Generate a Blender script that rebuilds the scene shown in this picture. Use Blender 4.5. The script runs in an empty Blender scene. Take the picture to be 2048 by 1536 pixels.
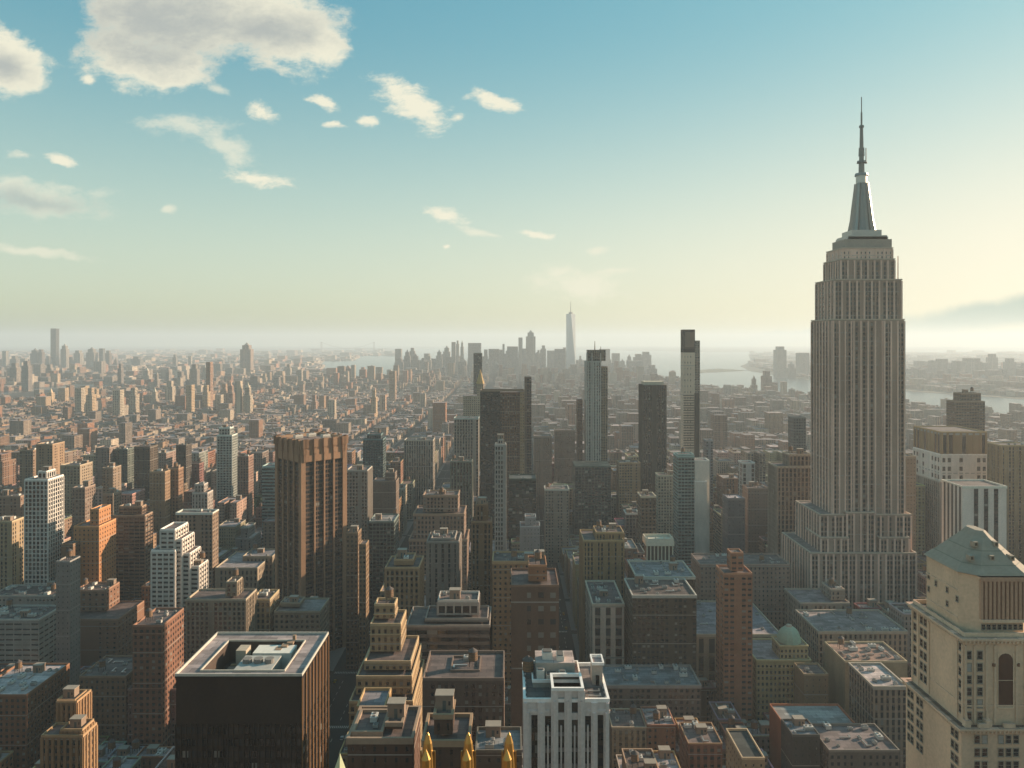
import bpy, bmesh, math, random
import numpy as np
from mathutils import Vector
R = math.radians
random.seed(7)
rng = np.random.default_rng(7)
sc = bpy.context.scene
col = sc.collection
# ------------------------------------------------------------------ camera
F, CX, HY, CH = 1540.0, 1024.0, 680.0, 246.0      # focal length in photo pixels, vanishing point, camera height
cam = bpy.data.cameras.new('camera'); co = bpy.data.objects.new('camera', cam); col.objects.link(co)
co.location = (0, 0, CH); co.rotation_euler = (R(90), 0, 0)
cam.sensor_width = 36; cam.lens = 36 * F / 2048; cam.shift_y = -(768 - HY) / 2048
cam.clip_start = 1; cam.clip_end = 90000
sc.camera = co
SUN_EL, SUN_AZ = R(17), R(65)                     # azimuth from the view axis towards the right
# ------------------------------------------------------------------ world
w = bpy.data.worlds.new("World"); sc.world = w; w.use_nodes = True
nt = w.node_tree; N = nt.nodes; L = nt.links
for n in list(N): N.remove(n)
def nd(tree, t, **k):
    n = tree.nodes.new(t)
    for a, v in k.items():
        if a == 'inp':
            for i, x in v.items(): n.inputs[i].default_value = x
        else: setattr(n, a, v)
    return n
def M(tree, op, a, b=None, c=None, clamp=False):
    n = tree.nodes.new('ShaderNodeMath'); n.operation = op; n.use_clamp = clamp
    for i, x in enumerate((a, b, c)):
        if x is None: continue
        if isinstance(x, (int, float)): n.inputs[i].default_value = x
        else: tree.links.new(x, n.inputs[i])
    return n.outputs[0]
def mixc(tree, f, a, b, bt='MIX'):
    n = tree.nodes.new('ShaderNodeMix'); n.data_type = 'RGBA'; n.blend_type = bt
    for i, x in ((0, f), (6, a), (7, b)):
        if isinstance(x, (int, float)): n.inputs[i].default_value = x
        elif isinstance(x, tuple): n.inputs[i].default_value = x if len(x) == 4 else (*x, 1)
        else: tree.links.new(x, n.inputs[i])
    return n.outputs[2]
def ss(tree, x, lo, hi, a=0.0, b=1.0):
    n = tree.nodes.new('ShaderNodeMapRange'); n.interpolation_type = 'SMOOTHSTEP'
    tree.links.new(x, n.inputs[0])
    for i, v in zip((1, 2, 3, 4), (lo, hi, a, b)): n.inputs[i].default_value = v
    return n.outputs[0]
sky = nd(nt, 'ShaderNodeTexSky', sky_type='NISHITA', sun_disc=False, sun_elevation=SUN_EL, sun_rotation=SUN_AZ,
         altitude=200, air_density=1.0, dust_density=2.2, ozone_density=2.5)
tc = nd(nt, 'ShaderNodeTexCoord'); sep = nd(nt, 'ShaderNodeSeparateXYZ'); L.new(tc.outputs['Generated'], sep.inputs[0])
dx, dy, dz = sep.outputs
# soft shoulder on the sky's radiance (thin high haze) and a warmer horizon
tint = mixc(nt, ss(nt, dz, .08, .42), (3.35, 4.05, 2.9, 1), (1.28, 2.9, 2.7, 1))
num = mixc(nt, 1.0, sky.outputs[0], tint, 'MULTIPLY')
sc1 = nd(nt, 'ShaderNodeVectorMath', operation='MULTIPLY_ADD'); L.new(sky.outputs[0], sc1.inputs[0]); sc1.inputs[1].default_value = (.40, .54, .47); sc1.inputs[2].default_value = (1, 1, 1)
dv = nd(nt, 'ShaderNodeVectorMath', operation='DIVIDE'); L.new(num, dv.inputs[0]); L.new(sc1.outputs[0], dv.inputs[1]); skyc = dv.outputs[0]
ysafe = M(nt, 'MAXIMUM', dy, 0.05)
cu, cv = M(nt, 'DIVIDE', dx, ysafe), M(nt, 'DIVIDE', dz, ysafe)
cmb = nd(nt, 'ShaderNodeCombineXYZ'); L.new(cu, cmb.inputs[0]); L.new(cv, cmb.inputs[1])
warp = nd(nt, 'ShaderNodeTexNoise', inp={'Scale': 9.0, 'Detail': 6.0, 'Roughness': .62}); L.new(cmb.outputs[0], warp.inputs['Vector'])
wv = nd(nt, 'ShaderNodeVectorMath', operation='SUBTRACT'); L.new(warp.outputs['Color'], wv.inputs[0]); wv.inputs[1].default_value = (.5, .5, .5)
ws = nd(nt, 'ShaderNodeVectorMath', operation='SCALE'); L.new(wv.outputs[0], ws.inputs[0]); ws.inputs['Scale'].default_value = .034
wa = nd(nt, 'ShaderNodeVectorMath', operation='ADD'); L.new(cmb.outputs[0], wa.inputs[0]); L.new(ws.outputs[0], wa.inputs[1])
def cloud_field(lst):
    cur = None
    for (px, py, a, b, rot) in lst:
        mp = nd(nt, 'ShaderNodeMapping', vector_type='TEXTURE')
        mp.inputs['Location'].default_value = ((px - CX) / F, (HY - py) / F, 0)
        mp.inputs['Rotation'].default_value = (0, 0, R(-rot))
        mp.inputs['Scale'].default_value = (a / F, b / F, 1)
        L.new(wa.outputs[0], mp.inputs['Vector'])
        ln = nd(nt, 'ShaderNodeVectorMath', operation='LENGTH'); L.new(mp.outputs[0], ln.inputs[0])
        v = ln.outputs['Value']
        cur = v if cur is None else M(nt, 'SMOOTH_MIN', cur, v, 0.35)
    return cur
big = cloud_field([(300, 20, 130, 85, 10), (420, 45, 150, 75, 0), (560, 55, 130, 75, 10), (270, 110, 110, 60, 15), (350, 130, 70, 45, 0), (20, 125, 62, 58, 20), (-30, 120, 70, 60, 0),
                   (640, 80, 60, 45, 20)])
small = cloud_field([(825, 205, 80, 33, 32), (990, 200, 58, 19, 20), (645, 200, 32, 15, 25), (525, 222, 34, 15, 12), (738, 242, 26, 11, 0), (670, 248, 22, 9, 5),
                     (515, 355, 72, 17, 10), (888, 432, 42, 14, 5), (1070, 468, 34, 8, 12), (118, 317, 30, 11, 12), (918, 236, 14, 11, 0), (175, 155, 18, 12, 0), (892, 495, 8, 6, 0)])
faint = cloud_field([(375, 250, 85, 22, 3), (455, 295, 55, 24, 25), (70, 390, 150, 30, 8), (90, 410, 90, 22, 0), (960, 468, 40, 9, 15), (430, 180, 30, 9, 25), (40, 312, 26, 9, 0),
                     (60, 500, 120, 10, 8), (330, 420, 14, 8, 0), (1160, 570, 90, 26, 5), (1120, 545, 40, 14, 0), (1230, 545, 40, 10, 0), (1190, 505, 22, 8, 0)])
def fbm(sx, sy, det, ro):
    mp = nd(nt, 'ShaderNodeMapping'); mp.inputs['Scale'].default_value = (sx, sy, 1); L.new(wa.outputs[0], mp.inputs['Vector'])
    n = nd(nt, 'ShaderNodeTexNoise', inp={'Scale': 1.0, 'Detail': det, 'Roughness': ro}); L.new(mp.outputs[0], n.inputs['Vector']); return M(nt, 'SUBTRACT', n.outputs[0], .5)
fa, fc = fbm(11, 17, 9, .66), fbm(24, 48, 9, .68)
bigf = M(nt, 'ADD', big, M(nt, 'ADD', M(nt, 'MULTIPLY', fa, 1.9), M(nt, 'MULTIPLY', fc, 1.1))); smf = M(nt, 'ADD', small, M(nt, 'MULTIPLY', fc, 3.2)); faf = M(nt, 'ADD', faint, M(nt, 'MULTIPLY', fc, 3.4))
mb = ss(nt, bigf, 1.28, .74); ms = ss(nt, smf, 1.25, .3); mf = ss(nt, faf, 1.35, .1, 0, .66)
shd = cloud_field([(330, 40, 170, 70, 8), (280, 95, 110, 40, 10), (520, 60, 130, 40, 0), (5, 130, 40, 26, 10), (60, 400, 120, 16, 5)])
front = ss(nt, dy, .3, .35)
mask = M(nt, 'MULTIPLY', M(nt, 'MAXIMUM', mb, M(nt, 'MAXIMUM', ms, mf)), front)
n2 = nd(nt, 'ShaderNodeTexNoise', inp={'Scale': 14.0, 'Detail': 5.0, 'Roughness': .6}); L.new(cmb.outputs[0], n2.inputs['Vector'])
corem = ss(nt, M(nt, 'ADD', shd, M(nt, 'ADD', M(nt, 'MULTIPLY', fc, 1.6), M(nt, 'MULTIPLY', fa, 2.4))), 2.0, -.1)
CLOUD_LIT, CLOUD_SHADE, CLOUD_K = (.94, .89, .70, 1), (.48, .50, .47, 1), 1.0
ccol = mixc(nt, corem, CLOUD_LIT, CLOUD_SHADE)
band = cloud_field([(2060, 618, 340, 30, -9), (1560, 672, 200, 12, -8)])
skyc = mixc(nt, M(nt, 'MULTIPLY', M(nt, 'MULTIPLY', ss(nt, band, 1.3, .5), front), .9), skyc, (2.5, 3.4, 3.0, 1))
bg1 = nd(nt, 'ShaderNodeBackground', inp={1: 0.088}); L.new(skyc, bg1.inputs[0])
bg2 = nd(nt, 'ShaderNodeBackground', inp={1: CLOUD_K * .587}); L.new(ccol, bg2.inputs[0])
mx = nd(nt, 'ShaderNodeMixShader'); L.new(M(nt, 'MULTIPLY', mask, .93), mx.inputs[0]); L.new(bg1.outputs[0], mx.inputs[1]); L.new(bg2.outputs[0], mx.inputs[2])
wo = nd(nt, 'ShaderNodeOutputWorld'); L.new(mx.outputs[0], wo.inputs[0])
# ------------------------------------------------------------------ sun
sl = bpy.data.lights.new('sun', 'SUN'); so = bpy.data.objects.new('sun', sl); col.objects.link(so)
sl.energy = 5.0; sl.angle = R(.6); sl.color = (1.0, .79, .57)
sd = Vector((math.sin(SUN_AZ) * math.cos(SUN_EL), math.cos(SUN_AZ) * math.cos(SUN_EL), math.sin(SUN_EL)))
so.rotation_euler = sd.to_track_quat('Z', 'Y').to_euler(); so.location = (0, 0, 900)
sc.view_settings.view_transform = 'Standard'; sc.view_settings.look = 'None'; sc.view_settings.gamma = 1
sc.view_settings.exposure = 0.77
sc.render.engine = 'CYCLES'
cy = sc.cycles
cy.max_bounces = 5; cy.diffuse_bounces = 2; cy.glossy_bounces = 2; cy.transmission_bounces = 2; cy.volume_bounces = 1; cy.transparent_max_bounces = 4
cy.use_denoising = True
cy.sample_clamp_indirect = 6
# ------------------------------------------------------------------ materials
def attr(t, name, out='Vector'):
    n = nd(t, 'ShaderNodeAttribute', attribute_name=name); return n.outputs[out]
def new_mat(name):
    m = bpy.data.materials.new(name); m.use_nodes = True
    return m, m.node_tree, m.node_tree.nodes['Principled BSDF']
def make_facade():
    m, t, b = new_mat('facade')
    uv = nd(t, 'ShaderNodeUVMap'); s = nd(t, 'ShaderNodeSeparateXYZ'); t.links.new(uv.outputs[0], s.inputs[0])
    p1 = nd(t, 'ShaderNodeSeparateXYZ'); t.links.new(attr(t, 'p1'), p1.inputs[0])
    p2 = nd(t, 'ShaderNodeSeparateXYZ'); t.links.new(attr(t, 'p2'), p2.inputs[0])
    wc = attr(t, 'wc', 'Color')
    fx, fy = M(t, 'FRACT', s.outputs[0]), M(t, 'FRACT', s.outputs[1])
    fl = nd(t, 'ShaderNodeVectorMath', operation='FLOOR'); t.links.new(uv.outputs[0], fl.inputs[0])
    oi = nd(t, 'ShaderNodeObjectInfo')
    wn = nd(t, 'ShaderNodeTexWhiteNoise', noise_dimensions='4D'); t.links.new(fl.outputs[0], wn.inputs['Vector'])
    t.links.new(M(t, 'ADD', M(t, 'MULTIPLY', oi.outputs['Random'], 97.0), p2.outputs[2]), wn.inputs['W'])
    wc1 = nd(t, 'ShaderNodeTexWhiteNoise', noise_dimensions='2D'); cx1 = nd(t, 'ShaderNodeCombineXYZ'); t.links.new(M(t, 'FLOOR', s.outputs[0]), cx1.inputs[0])
    t.links.new(M(t, 'ADD', M(t, 'MULTIPLY', oi.outputs['Random'], 51.0), p2.outputs[2]), cx1.inputs[1]); t.links.new(cx1.outputs[0], wc1.inputs['Vector'])
    keep = M(t, 'MAXIMUM', M(t, 'GREATER_THAN', wc1.outputs['Value'], .10), M(t, 'GREATER_THAN', p1.outputs[0], .7))
    wide = M(t, 'MAXIMUM', M(t, 'ADD', M(t, 'MULTIPLY', wc1.outputs['Value'], .5), .72), M(t, 'MULTIPLY', M(t, 'GREATER_THAN', p1.outputs[0], .7), 1.0))
    wide = M(t, 'MULTIPLY', keep, M(t, 'MINIMUM', wide, 1.1))
    inx = M(t, 'LESS_THAN', M(t, 'ABSOLUTE', M(t, 'SUBTRACT', fx, .5)), M(t, 'MULTIPLY', M(t, 'MULTIPLY', p1.outputs[0], .5), wide))
    iny = M(t, 'LESS_THAN', M(t, 'ABSOLUTE', M(t, 'SUBTRACT', fy, .47)), M(t, 'MULTIPLY', p1.outputs[1], .5))
    win = M(t, 'MULTIPLY', inx, iny)
    geo = nd(t, 'ShaderNodeTexCoord')
    n1 = nd(t, 'ShaderNodeTexNoise', inp={'Scale': .06, 'Detail': 5.0, 'Roughness': .6})
    mp = nd(t, 'ShaderNodeMapping'); mp.inputs['Scale'].default_value = (1, 1, .35)
    t.links.new(geo.outputs['Object'], mp.inputs[0]); t.links.new(mp.outputs[0], n1.inputs['Vector'])
    n3 = nd(t, 'ShaderNodeTexNoise', inp={'Scale': 1.1, 'Detail': 3.0}); t.links.new(geo.outputs['Object'], n3.inputs['Vector'])
    f1 = M(t, 'ADD', M(t, 'MULTIPLY', n1.outputs[0], .75), M(t, 'ADD', M(t, 'MULTIPLY', n3.outputs[0], .3), .2))
    wm = nd(t, 'ShaderNodeVectorMath', operation='MULTIPLY'); t.links.new(wc, wm.inputs[0]); wm.inputs[1].default_value = (1.13, .96, .845)
    vs = nd(t, 'ShaderNodeVectorMath', operation='SCALE'); t.links.new(wm.outputs[0], vs.inputs[0]); t.links.new(f1, vs.inputs['Scale'])
    sp = nd(t, 'ShaderNodeVectorMath', operation='SCALE'); t.links.new(vs.outputs[0], sp.inputs[0]); t.links.new(p1.outputs[2], sp.inputs['Scale'])
    wall = mixc(t, inx, vs.outputs[0], sp.outputs[0])
    belt = M(t, 'MULTIPLY', M(t, 'GREATER_THAN', fy, .9), M(t, 'LESS_THAN', M(t, 'FRACT', M(t, 'MULTIPLY', M(t, 'ADD', M(t, 'FLOOR', s.outputs[1]), oi.outputs['Random']), .2)), .19))
    wall = mixc(t, M(t, 'MULTIPLY', belt, M(t, 'LESS_THAN', p1.outputs[0], .8)), wall, (.33, .29, .25))
    gl = mixc(t, wn.outputs['Value'], (.008, .009, .011), (.035, .037, .04))
    blind = M(t, 'LESS_THAN', nd_sep(t, wn.outputs['Color'], 1), p2.outputs[0])
    gl = mixc(t, blind, gl, (.20, .18, .15))
    t.links.new(mixc(t, win, wall, gl), b.inputs['Base Color'])
    gw = M(t, 'MULTIPLY', win, M(t, 'SUBTRACT', 1.0, M(t, 'MULTIPLY', blind, .6)))
    rough = M(t, 'SUBTRACT', .88, M(t, 'MULTIPLY', gw, .74))
    t.links.new(rough, b.inputs['Roughness'])
    t.links.new(M(t, 'ADD', .25, M(t, 'MULTIPLY', gw, p2.outputs[1])), b.inputs['Specular IOR Level'])
    # slight ripple so every pane reflects a different bit of sky
    nm = nd(t, 'ShaderNodeVectorMath', operation='SUBTRACT'); t.links.new(wn.outputs['Color'], nm.inputs[0]); nm.inputs[1].default_value = (.5, .5, .5)
    sc_ = nd(t, 'ShaderNodeVectorMath', operation='SCALE'); t.links.new(nm.outputs[0], sc_.inputs[0]); t.links.new(M(t, 'MULTIPLY', gw, .10), sc_.inputs['Scale'])
    gg = nd(t, 'ShaderNodeNewGeometry'); ad = nd(t, 'ShaderNodeVectorMath', operation='ADD'); t.links.new(gg.outputs['Normal'], ad.inputs[0]); t.links.new(sc_.outputs[0], ad.inputs[1])
    no = nd(t, 'ShaderNodeVectorMath', operation='NORMALIZE'); t.links.new(ad.outputs[0], no.inputs[0]); t.links.new(no.outputs[0], b.inputs['Normal'])
    return m
def nd_sep(t, c, i):
    n = nd(t, 'ShaderNodeSeparateColor'); t.links.new(c, n.inputs[0]); return n.outputs[i]
def make_roof():
    m, t, b = new_mat('roofing')
    g = nd(t, 'ShaderNodeTexCoord'); wc = attr(t, 'wc', 'Color')
    n1 = nd(t, 'ShaderNodeTexNoise', inp={'Scale': .3, 'Detail': 6.0, 'Roughness': .7}); t.links.new(g.outputs['Object'], n1.inputs['Vector'])
    v = nd(t, 'ShaderNodeTexVoronoi', feature='F1', inp={'Scale': .16}); t.links.new(g.outputs['Object'], v.inputs['Vector'])
    bk = nd(t, 'ShaderNodeTexBrick', inp={'Scale': .16, 'Mortar Size': .014, 'Brick Width': .9, 'Row Height': .45, 'Color1': (1, 1, 1, 1), 'Color2': (.55, .55, .57, 1), 'Mortar': (.35, .35, .35, 1)}); t.links.new(g.outputs['Object'], bk.inputs['Vector'])
    n2_ = nd(t, 'ShaderNodeTexNoise', inp={'Scale': .8, 'Detail': 4.0}); t.links.new(g.outputs['Object'], n2_.inputs['Vector'])
    f = M(t, 'ADD', M(t, 'ADD', M(t, 'MULTIPLY', n1.outputs[0], .7), .22), M(t, 'ADD', M(t, 'MULTIPLY', nd_sep(t, v.outputs['Color'], 0), .45), M(t, 'MULTIPLY', n2_.outputs[0], .4)))
    f = M(t, 'MULTIPLY', f, M(t, 'MULTIPLY', nd_sep(t, bk.outputs['Color'], 0), .85))
    vs = nd(t, 'ShaderNodeVectorMath', operation='SCALE'); t.links.new(wc, vs.inputs[0]); t.links.new(f, vs.inputs['Scale'])
    wr = nd(t, 'ShaderNodeVectorMath', operation='MULTIPLY'); t.links.new(vs.outputs[0], wr.inputs[0]); wr.inputs[1].default_value = (1.26, .93, .86)
    t.links.new(wr.outputs[0], b.inputs['Base Color']); b.inputs['Roughness'].default_value = .8
    return m
def make_plain(name, rough, metal, spec=.3, var=.5, scale=.6):
    m, t, b = new_mat(name)
    g = nd(t, 'ShaderNodeTexCoord'); wc = attr(t, 'wc', 'Color')
    n1 = nd(t, 'ShaderNodeTexNoise', inp={'Scale': scale, 'Detail': 5.0, 'Roughness': .6}); t.links.new(g.outputs['Object'], n1.inputs['Vector'])
    vs = nd(t, 'ShaderNodeVectorMath', operation='SCALE'); t.links.new(wc, vs.inputs[0]); t.links.new(M(t, 'ADD', 1 - var / 2, M(t, 'MULTIPLY', n1.outputs[0], var)), vs.inputs['Scale'])
    wr = nd(t, 'ShaderNodeVectorMath', operation='MULTIPLY'); t.links.new(vs.outputs[0], wr.inputs[0]); wr.inputs[1].default_value = (1.06, .95, .85)
    t.links.new(wr.outputs[0], b.inputs['Base Color']); b.inputs['Roughness'].default_value = rough; b.inputs['Metallic'].default_value = metal
    b.inputs['Specular IOR Level'].default_value = spec
    return m
FAC, ROOF = make_facade(), make_roof()
PLAIN = make_plain('painted_stone', .8, 0); METAL = make_plain('metal_sheet', .38, .75, .5, .3); GLASS = make_plain('dark_glass', .12, 0, .9, .3)
LEAF = make_plain('foliage', .8, 0, .2, .9, .3); GROUND = make_plain('ground_cover', .9, 0, .2, .8, .01)
mw, tw, bw = new_mat('water')
bw.inputs['Base Color'].default_value = (.035, .06, .065, 1); bw.inputs['Roughness'].default_value = .22
g = nd(tw, 'ShaderNodeTexCoord'); n1 = nd(tw, 'ShaderNodeTexNoise', inp={'Scale': .02, 'Detail': 8.0, 'Roughness': .7}); tw.links.new(g.outputs['Object'], n1.inputs['Vector'])
bp = nd(tw, 'ShaderNodeBump', inp={'Strength': .6, 'Distance': 4.0}); tw.links.new(n1.outputs[0], bp.inputs['Height']); tw.links.new(bp.outputs[0], bw.inputs['Normal'])
WATER = mw
MATS = dict(f=FAC, r=ROOF, p=PLAIN, m=METAL, g=GLASS, l=LEAF)
# ------------------------------------------------------------------ mesh builder
def S(c, fw=.5, fh=.5, sp=1.0, bay=3.2, fl=3.4, bl=.06, gl=.6):
    return dict(c=c, fw=fw, fh=fh, sp=sp, bay=bay, fl=fl, bl=bl, gl=gl)
def blank(st): return dict(st, fw=0.0)
class MB:
    def __init__(s): s.v = []; s.f = []; s.uv = []; s.c = []; s.a = []; s.b = []; s.m = []
    def face(s, pts, st, uv=None, mat='f'):
        i = len(s.v); s.v += [tuple(p) for p in pts]; n = len(pts); s.f.append(tuple(range(i, i + n)))
        s.uv += uv if uv else [(.5, .02)] * n
        if not isinstance(st, dict): st = dict(c=st, fw=0, fh=0, sp=1, bl=0, gl=0)
        s.c += [(*st['c'], 1)] * n; s.a += [(st['fw'], st['fh'], st['sp'])] * n; s.b += [(st['bl'], st['gl'], 0)] * n
        s.m.append(mat)
    def wall(s, p, q, z0, z1, st, par=1.5, mat='f'):
        """vertical wall from p to q (outside on the right of p->q)"""
        ln = math.hypot(q[0] - p[0], q[1] - p[1])
        if isinstance(st, dict) and st['fw'] > 0 and z1 - z0 > par + 2:
            nb = max(1, round(ln / st['bay'])); zt = z1 - par; nf = max(1, round((zt - z0) / st['fl']))
            s.face([(*p, z0), (*q, z0), (*q, zt), (*p, zt)], st, [(0, 0), (nb, 0), (nb, nf), (0, nf)], mat)
            if par > 0: s.face([(*p, zt), (*q, zt), (*q, z1), (*p, z1)], blank(st), None, mat)
        else:
            s.face([(*p, z0), (*q, z0), (*q, z1), (*p, z1)], blank(st) if isinstance(st, dict) else st, None, mat)
    def prism(s, pts, z0, z1, st, top=None, par=1.5, mat='f', tm='r', bottom=False):
        """pts counter-clockwise seen from above"""
        n = len(pts)
        for i in range(n): s.wall(pts[i], pts[(i + 1) % n], z0, z1, st, par, mat)
        if top is not False: s.face([(*p, z1) for p in pts], top if top is not None else (st['c'] if isinstance(st, dict) else st), None, tm)
        if bottom: s.face([(*p, z0) for p in reversed(pts)], st if not isinstance(st, dict) else blank(st), None, mat)
    def box(s, x0, x1, y0, y1, z0, z1, st, top=None, par=1.5, mat='f', tm=None, bottom=False):
        s.prism([(x0, y0), (x1, y0), (x1, y1), (x0, y1)], z0, z1, st, top, par, mat, tm or ('r' if mat == 'f' else mat), bottom)
    def rim(s, x0, x1, y0, y1, z, h, t, c, mat='p'):
        """parapet ring standing on z"""
        for b in ((x0, x1, y0, y0 + t), (x0, x1, y1 - t, y1), (x0, x0 + t, y0 + t, y1 - t), (x1 - t, x1, y0 + t, y1 - t)):
            s.box(*b, z, z + h, c, c, 0, mat)
    def cone(s, x, y, z0, z1, r0, r1, n, c, mat='p', cap=True, rot=0.0, sq=1.0):
        a = [2 * math.pi * (i + rot) / n for i in range(n)]
        lo = [(x + r0 * math.cos(t), y + r0 * sq * math.sin(t), z0) for t in a]; hi = [(x + r1 * math.cos(t), y + r1 * sq * math.sin(t), z1) for t in a]
        for i in range(n):
            j = (i + 1) % n
            if r1 < 1e-4: s.face([lo[i], lo[j], (x, y, z1)], c, None, mat)
            else: s.face([lo[i], lo[j], hi[j], hi[i]], c, None, mat)
        if cap and r1 > 1e-4: s.face(hi, c, None, mat)
    def mesh(s, name, off=(0, 0, 0)):
        me = bpy.data.meshes.new(name)
        v = np.array(s.v, dtype=np.float32).reshape(-1, 3) - np.array(off, dtype=np.float32)
        me.from_pydata(v.tolist(), [], s.f)
        u = me.uv_layers.new(name='UVMap'); u.data.foreach_set('uv', np.array(s.uv, dtype=np.float32).ravel())
        a = me.attributes.new('wc', 'FLOAT_COLOR', 'CORNER'); a.data.foreach_set('color', np.array(s.c, dtype=np.float32).ravel())
        for nm, d in (('p1', s.a), ('p2', s.b)):
            a = me.attributes.new(nm, 'FLOAT_VECTOR', 'CORNER'); a.data.foreach_set('vector', np.array(d, dtype=np.float32).ravel())
        ks = sorted(set(s.m)); idx = {k: i for i, k in enumerate(ks)}
        for k in ks: me.materials.append(MATS[k])
        me.polygons.foreach_set('material_index', np.array([idx[k] for k in s.m], dtype=np.int32))
        me.update(); return me
def link(name, me, parent=None, loc=(0, 0, 0)):
    o = bpy.data.objects.new(name, me); col.objects.link(o); o.parent = parent; o.location = loc
    return o
def part(name, mb, root): return link(name, mb.mesh(name, root.location if root.parent is None else (0, 0, 0)), root)
def thing(name, label, cat, loc, group=None):
    o = link(name, None, None, loc); o.empty_display_size = 5
    o['label'] = label; o['category'] = cat
    if group: o['group'] = group
    return o
def tag(o, label=None, cat=None, group=None, kind=None):
    for k, v in (('label', label), ('category', cat), ('group', group), ('kind', kind)):
        if v: o[k] = v
    return o
def X(px, Y): return (px - CX) * Y / F
def Z(py, Y): return CH - (py - HY) * Y / F
# ------------------------------------------------------------------ shared roof furniture
def m_tank():
    b = MB()
    for sx in (-1, 1):
        for sy in (-1, 1): b.box(sx * 1.3 - .12, sx * 1.3 + .12, sy * 1.3 - .12, sy * 1.3 + .12, 0, 2.6, (.05, .05, .05), None, 0, 'p')
    b.box(-1.6, 1.6, -1.6, 1.6, 2.6, 2.85, (.06, .05, .05), None, 0, 'p', bottom=True)
    b.cone(0, 0, 2.85, 6.2, 1.9, 1.75, 12, (.20, .13, .08)); b.cone(0, 0, 6.2, 7.7, 2.0, 0, 12, (.10, .09, .09))
    for z in (3.4, 4.4, 5.4): b.cone(0, 0, z, z + .12, 1.93, 1.93, 12, (.08, .07, .07), 'p', False)
    return b.mesh('water_tank')
def m_unit(k):
    b = MB(); w_, d_, h_ = ((2.6, 1.8, 1.6), (4.2, 2.4, 2.0), (1.6, 1.6, 1.2))[k]; c = ((.42, .43, .43), (.55, .56, .55), (.30, .31, .31))[k]
    b.box(-w_ / 2 + .1, w_ / 2 - .1, -d_ / 2 + .1, d_ / 2 - .1, 0, .3, (.1, .1, .1), None, 0, 'p')
    b.box(-w_ / 2, w_ / 2, -d_ / 2, d_ / 2, .3, h_, c, c, 0, 'p')
    for i in range(2 if k < 2 else 1):
        x = (i - .5) * w_ / 2 if k < 2 else 0
        b.cone(x, 0, h_, h_ + .25, .6, .6, 10, (.15, .15, .15))
    for z in (.5, .8, 1.1): b.box(-w_ / 2 + .2, w_ / 2 - .2, -d_ / 2 - .04, -d_ / 2, z, z + .12, (.12, .12, .12), None, 0, 'p')
    return b.mesh('rooftop_unit')
def m_bulk():
    b = MB(); b.box(-2.6, 2.6, -2, 2, 0, 3.1, (.26, .2, .16), (.2, .2, .2), 0, 'p', 'r'); b.box(-2.8, 2.8, -2.2, 2.2, 3.1, 3.3, (.3, .28, .25), None, 0, 'p', bottom=True)
    b.box(-.5, .5, -2.06, -2, 0, 2.1, (.08, .1, .1), None, 0, 'p'); b.box(1.2, 1.9, -2.05, -2, 1.1, 2, (.03, .03, .04), None, 0, 'g')
    return b.mesh('bulkhead')
def m_duct():
    b = MB(); b.box(-3.5, 3.5, -.4, .4, .4, 1.1, (.5, .51, .52), None, 0, 'm', bottom=True); b.box(2.7, 3.5, .4, 3, .4, 1.1, (.5, .51, .52), None, 0, 'm', bottom=True)
    for x in (-3, 0, 3): b.box(x - .1, x + .1, -.3, .3, 0, .4, (.1, .1, .1), None, 0, 'p')
    return b.mesh('duct')
TANK, UNITS, BULK, DUCT = m_tank(), [m_unit(i) for i in range(3)], m_bulk(), m_duct()
def clutter(root, x0, x1, y0, y1, z, n=4, tank=.5, bulk=.7, rnd=random):
    """roof furniture at random free spots, each a part of the building"""
    used_ = []
    def spot(m):
        for _ in range(12):
            x, y = rnd.uniform(x0 + m, x1 - m) if x1 - x0 > 2 * m else (x0 + x1) / 2, rnd.uniform(y0 + m, y1 - m) if y1 - y0 > 2 * m else (y0 + y1) / 2
            if all(abs(x - a) > m + c or abs(y - b) > m + c for a, b, c in used_): used_.append((x, y, m)); return x, y
    L0 = root.location
    todo = []
    if rnd.random() < bulk: todo.append(('bulkhead', BULK, 2.9, (1, 1, rnd.uniform(.9, 1.6))))
    if rnd.random() < tank: todo.append(('water_tank', TANK, 2.2, (1,) * 3))
    for _ in range(n):
        k = rnd.random()
        todo.append(('duct', DUCT, 3.4, (.8,) * 3) if k < .15 else ('rooftop_unit', UNITS[rnd.randrange(3)], 1.9, (rnd.uniform(.8, 1.2),) * 3))
    for nm, me, m, s_ in todo:
        p = spot(m * s_[0])
        if p:
            o = link(nm, me, root, (p[0] - L0.x, p[1] - L0.y, z - L0.z)); o.scale = s_
            if nm != 'bulkhead': o.rotation_euler = (0, 0, rnd.choice((0, 90, 180, 270)) * math.pi / 180)
RESERVED, LIMITS = [(-395, -292, 955, 1150)], []            # footprints taken; (px0, px1, Y, py) below which a thing must stay visible
def limit(x0, x1, y0, y1, yb):
    pxs = [CX + x * F / y for x in (x0, x1) for y in (y0, y1)]
    LIMITS.append((min(pxs), max(pxs), y0, yb))
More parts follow.
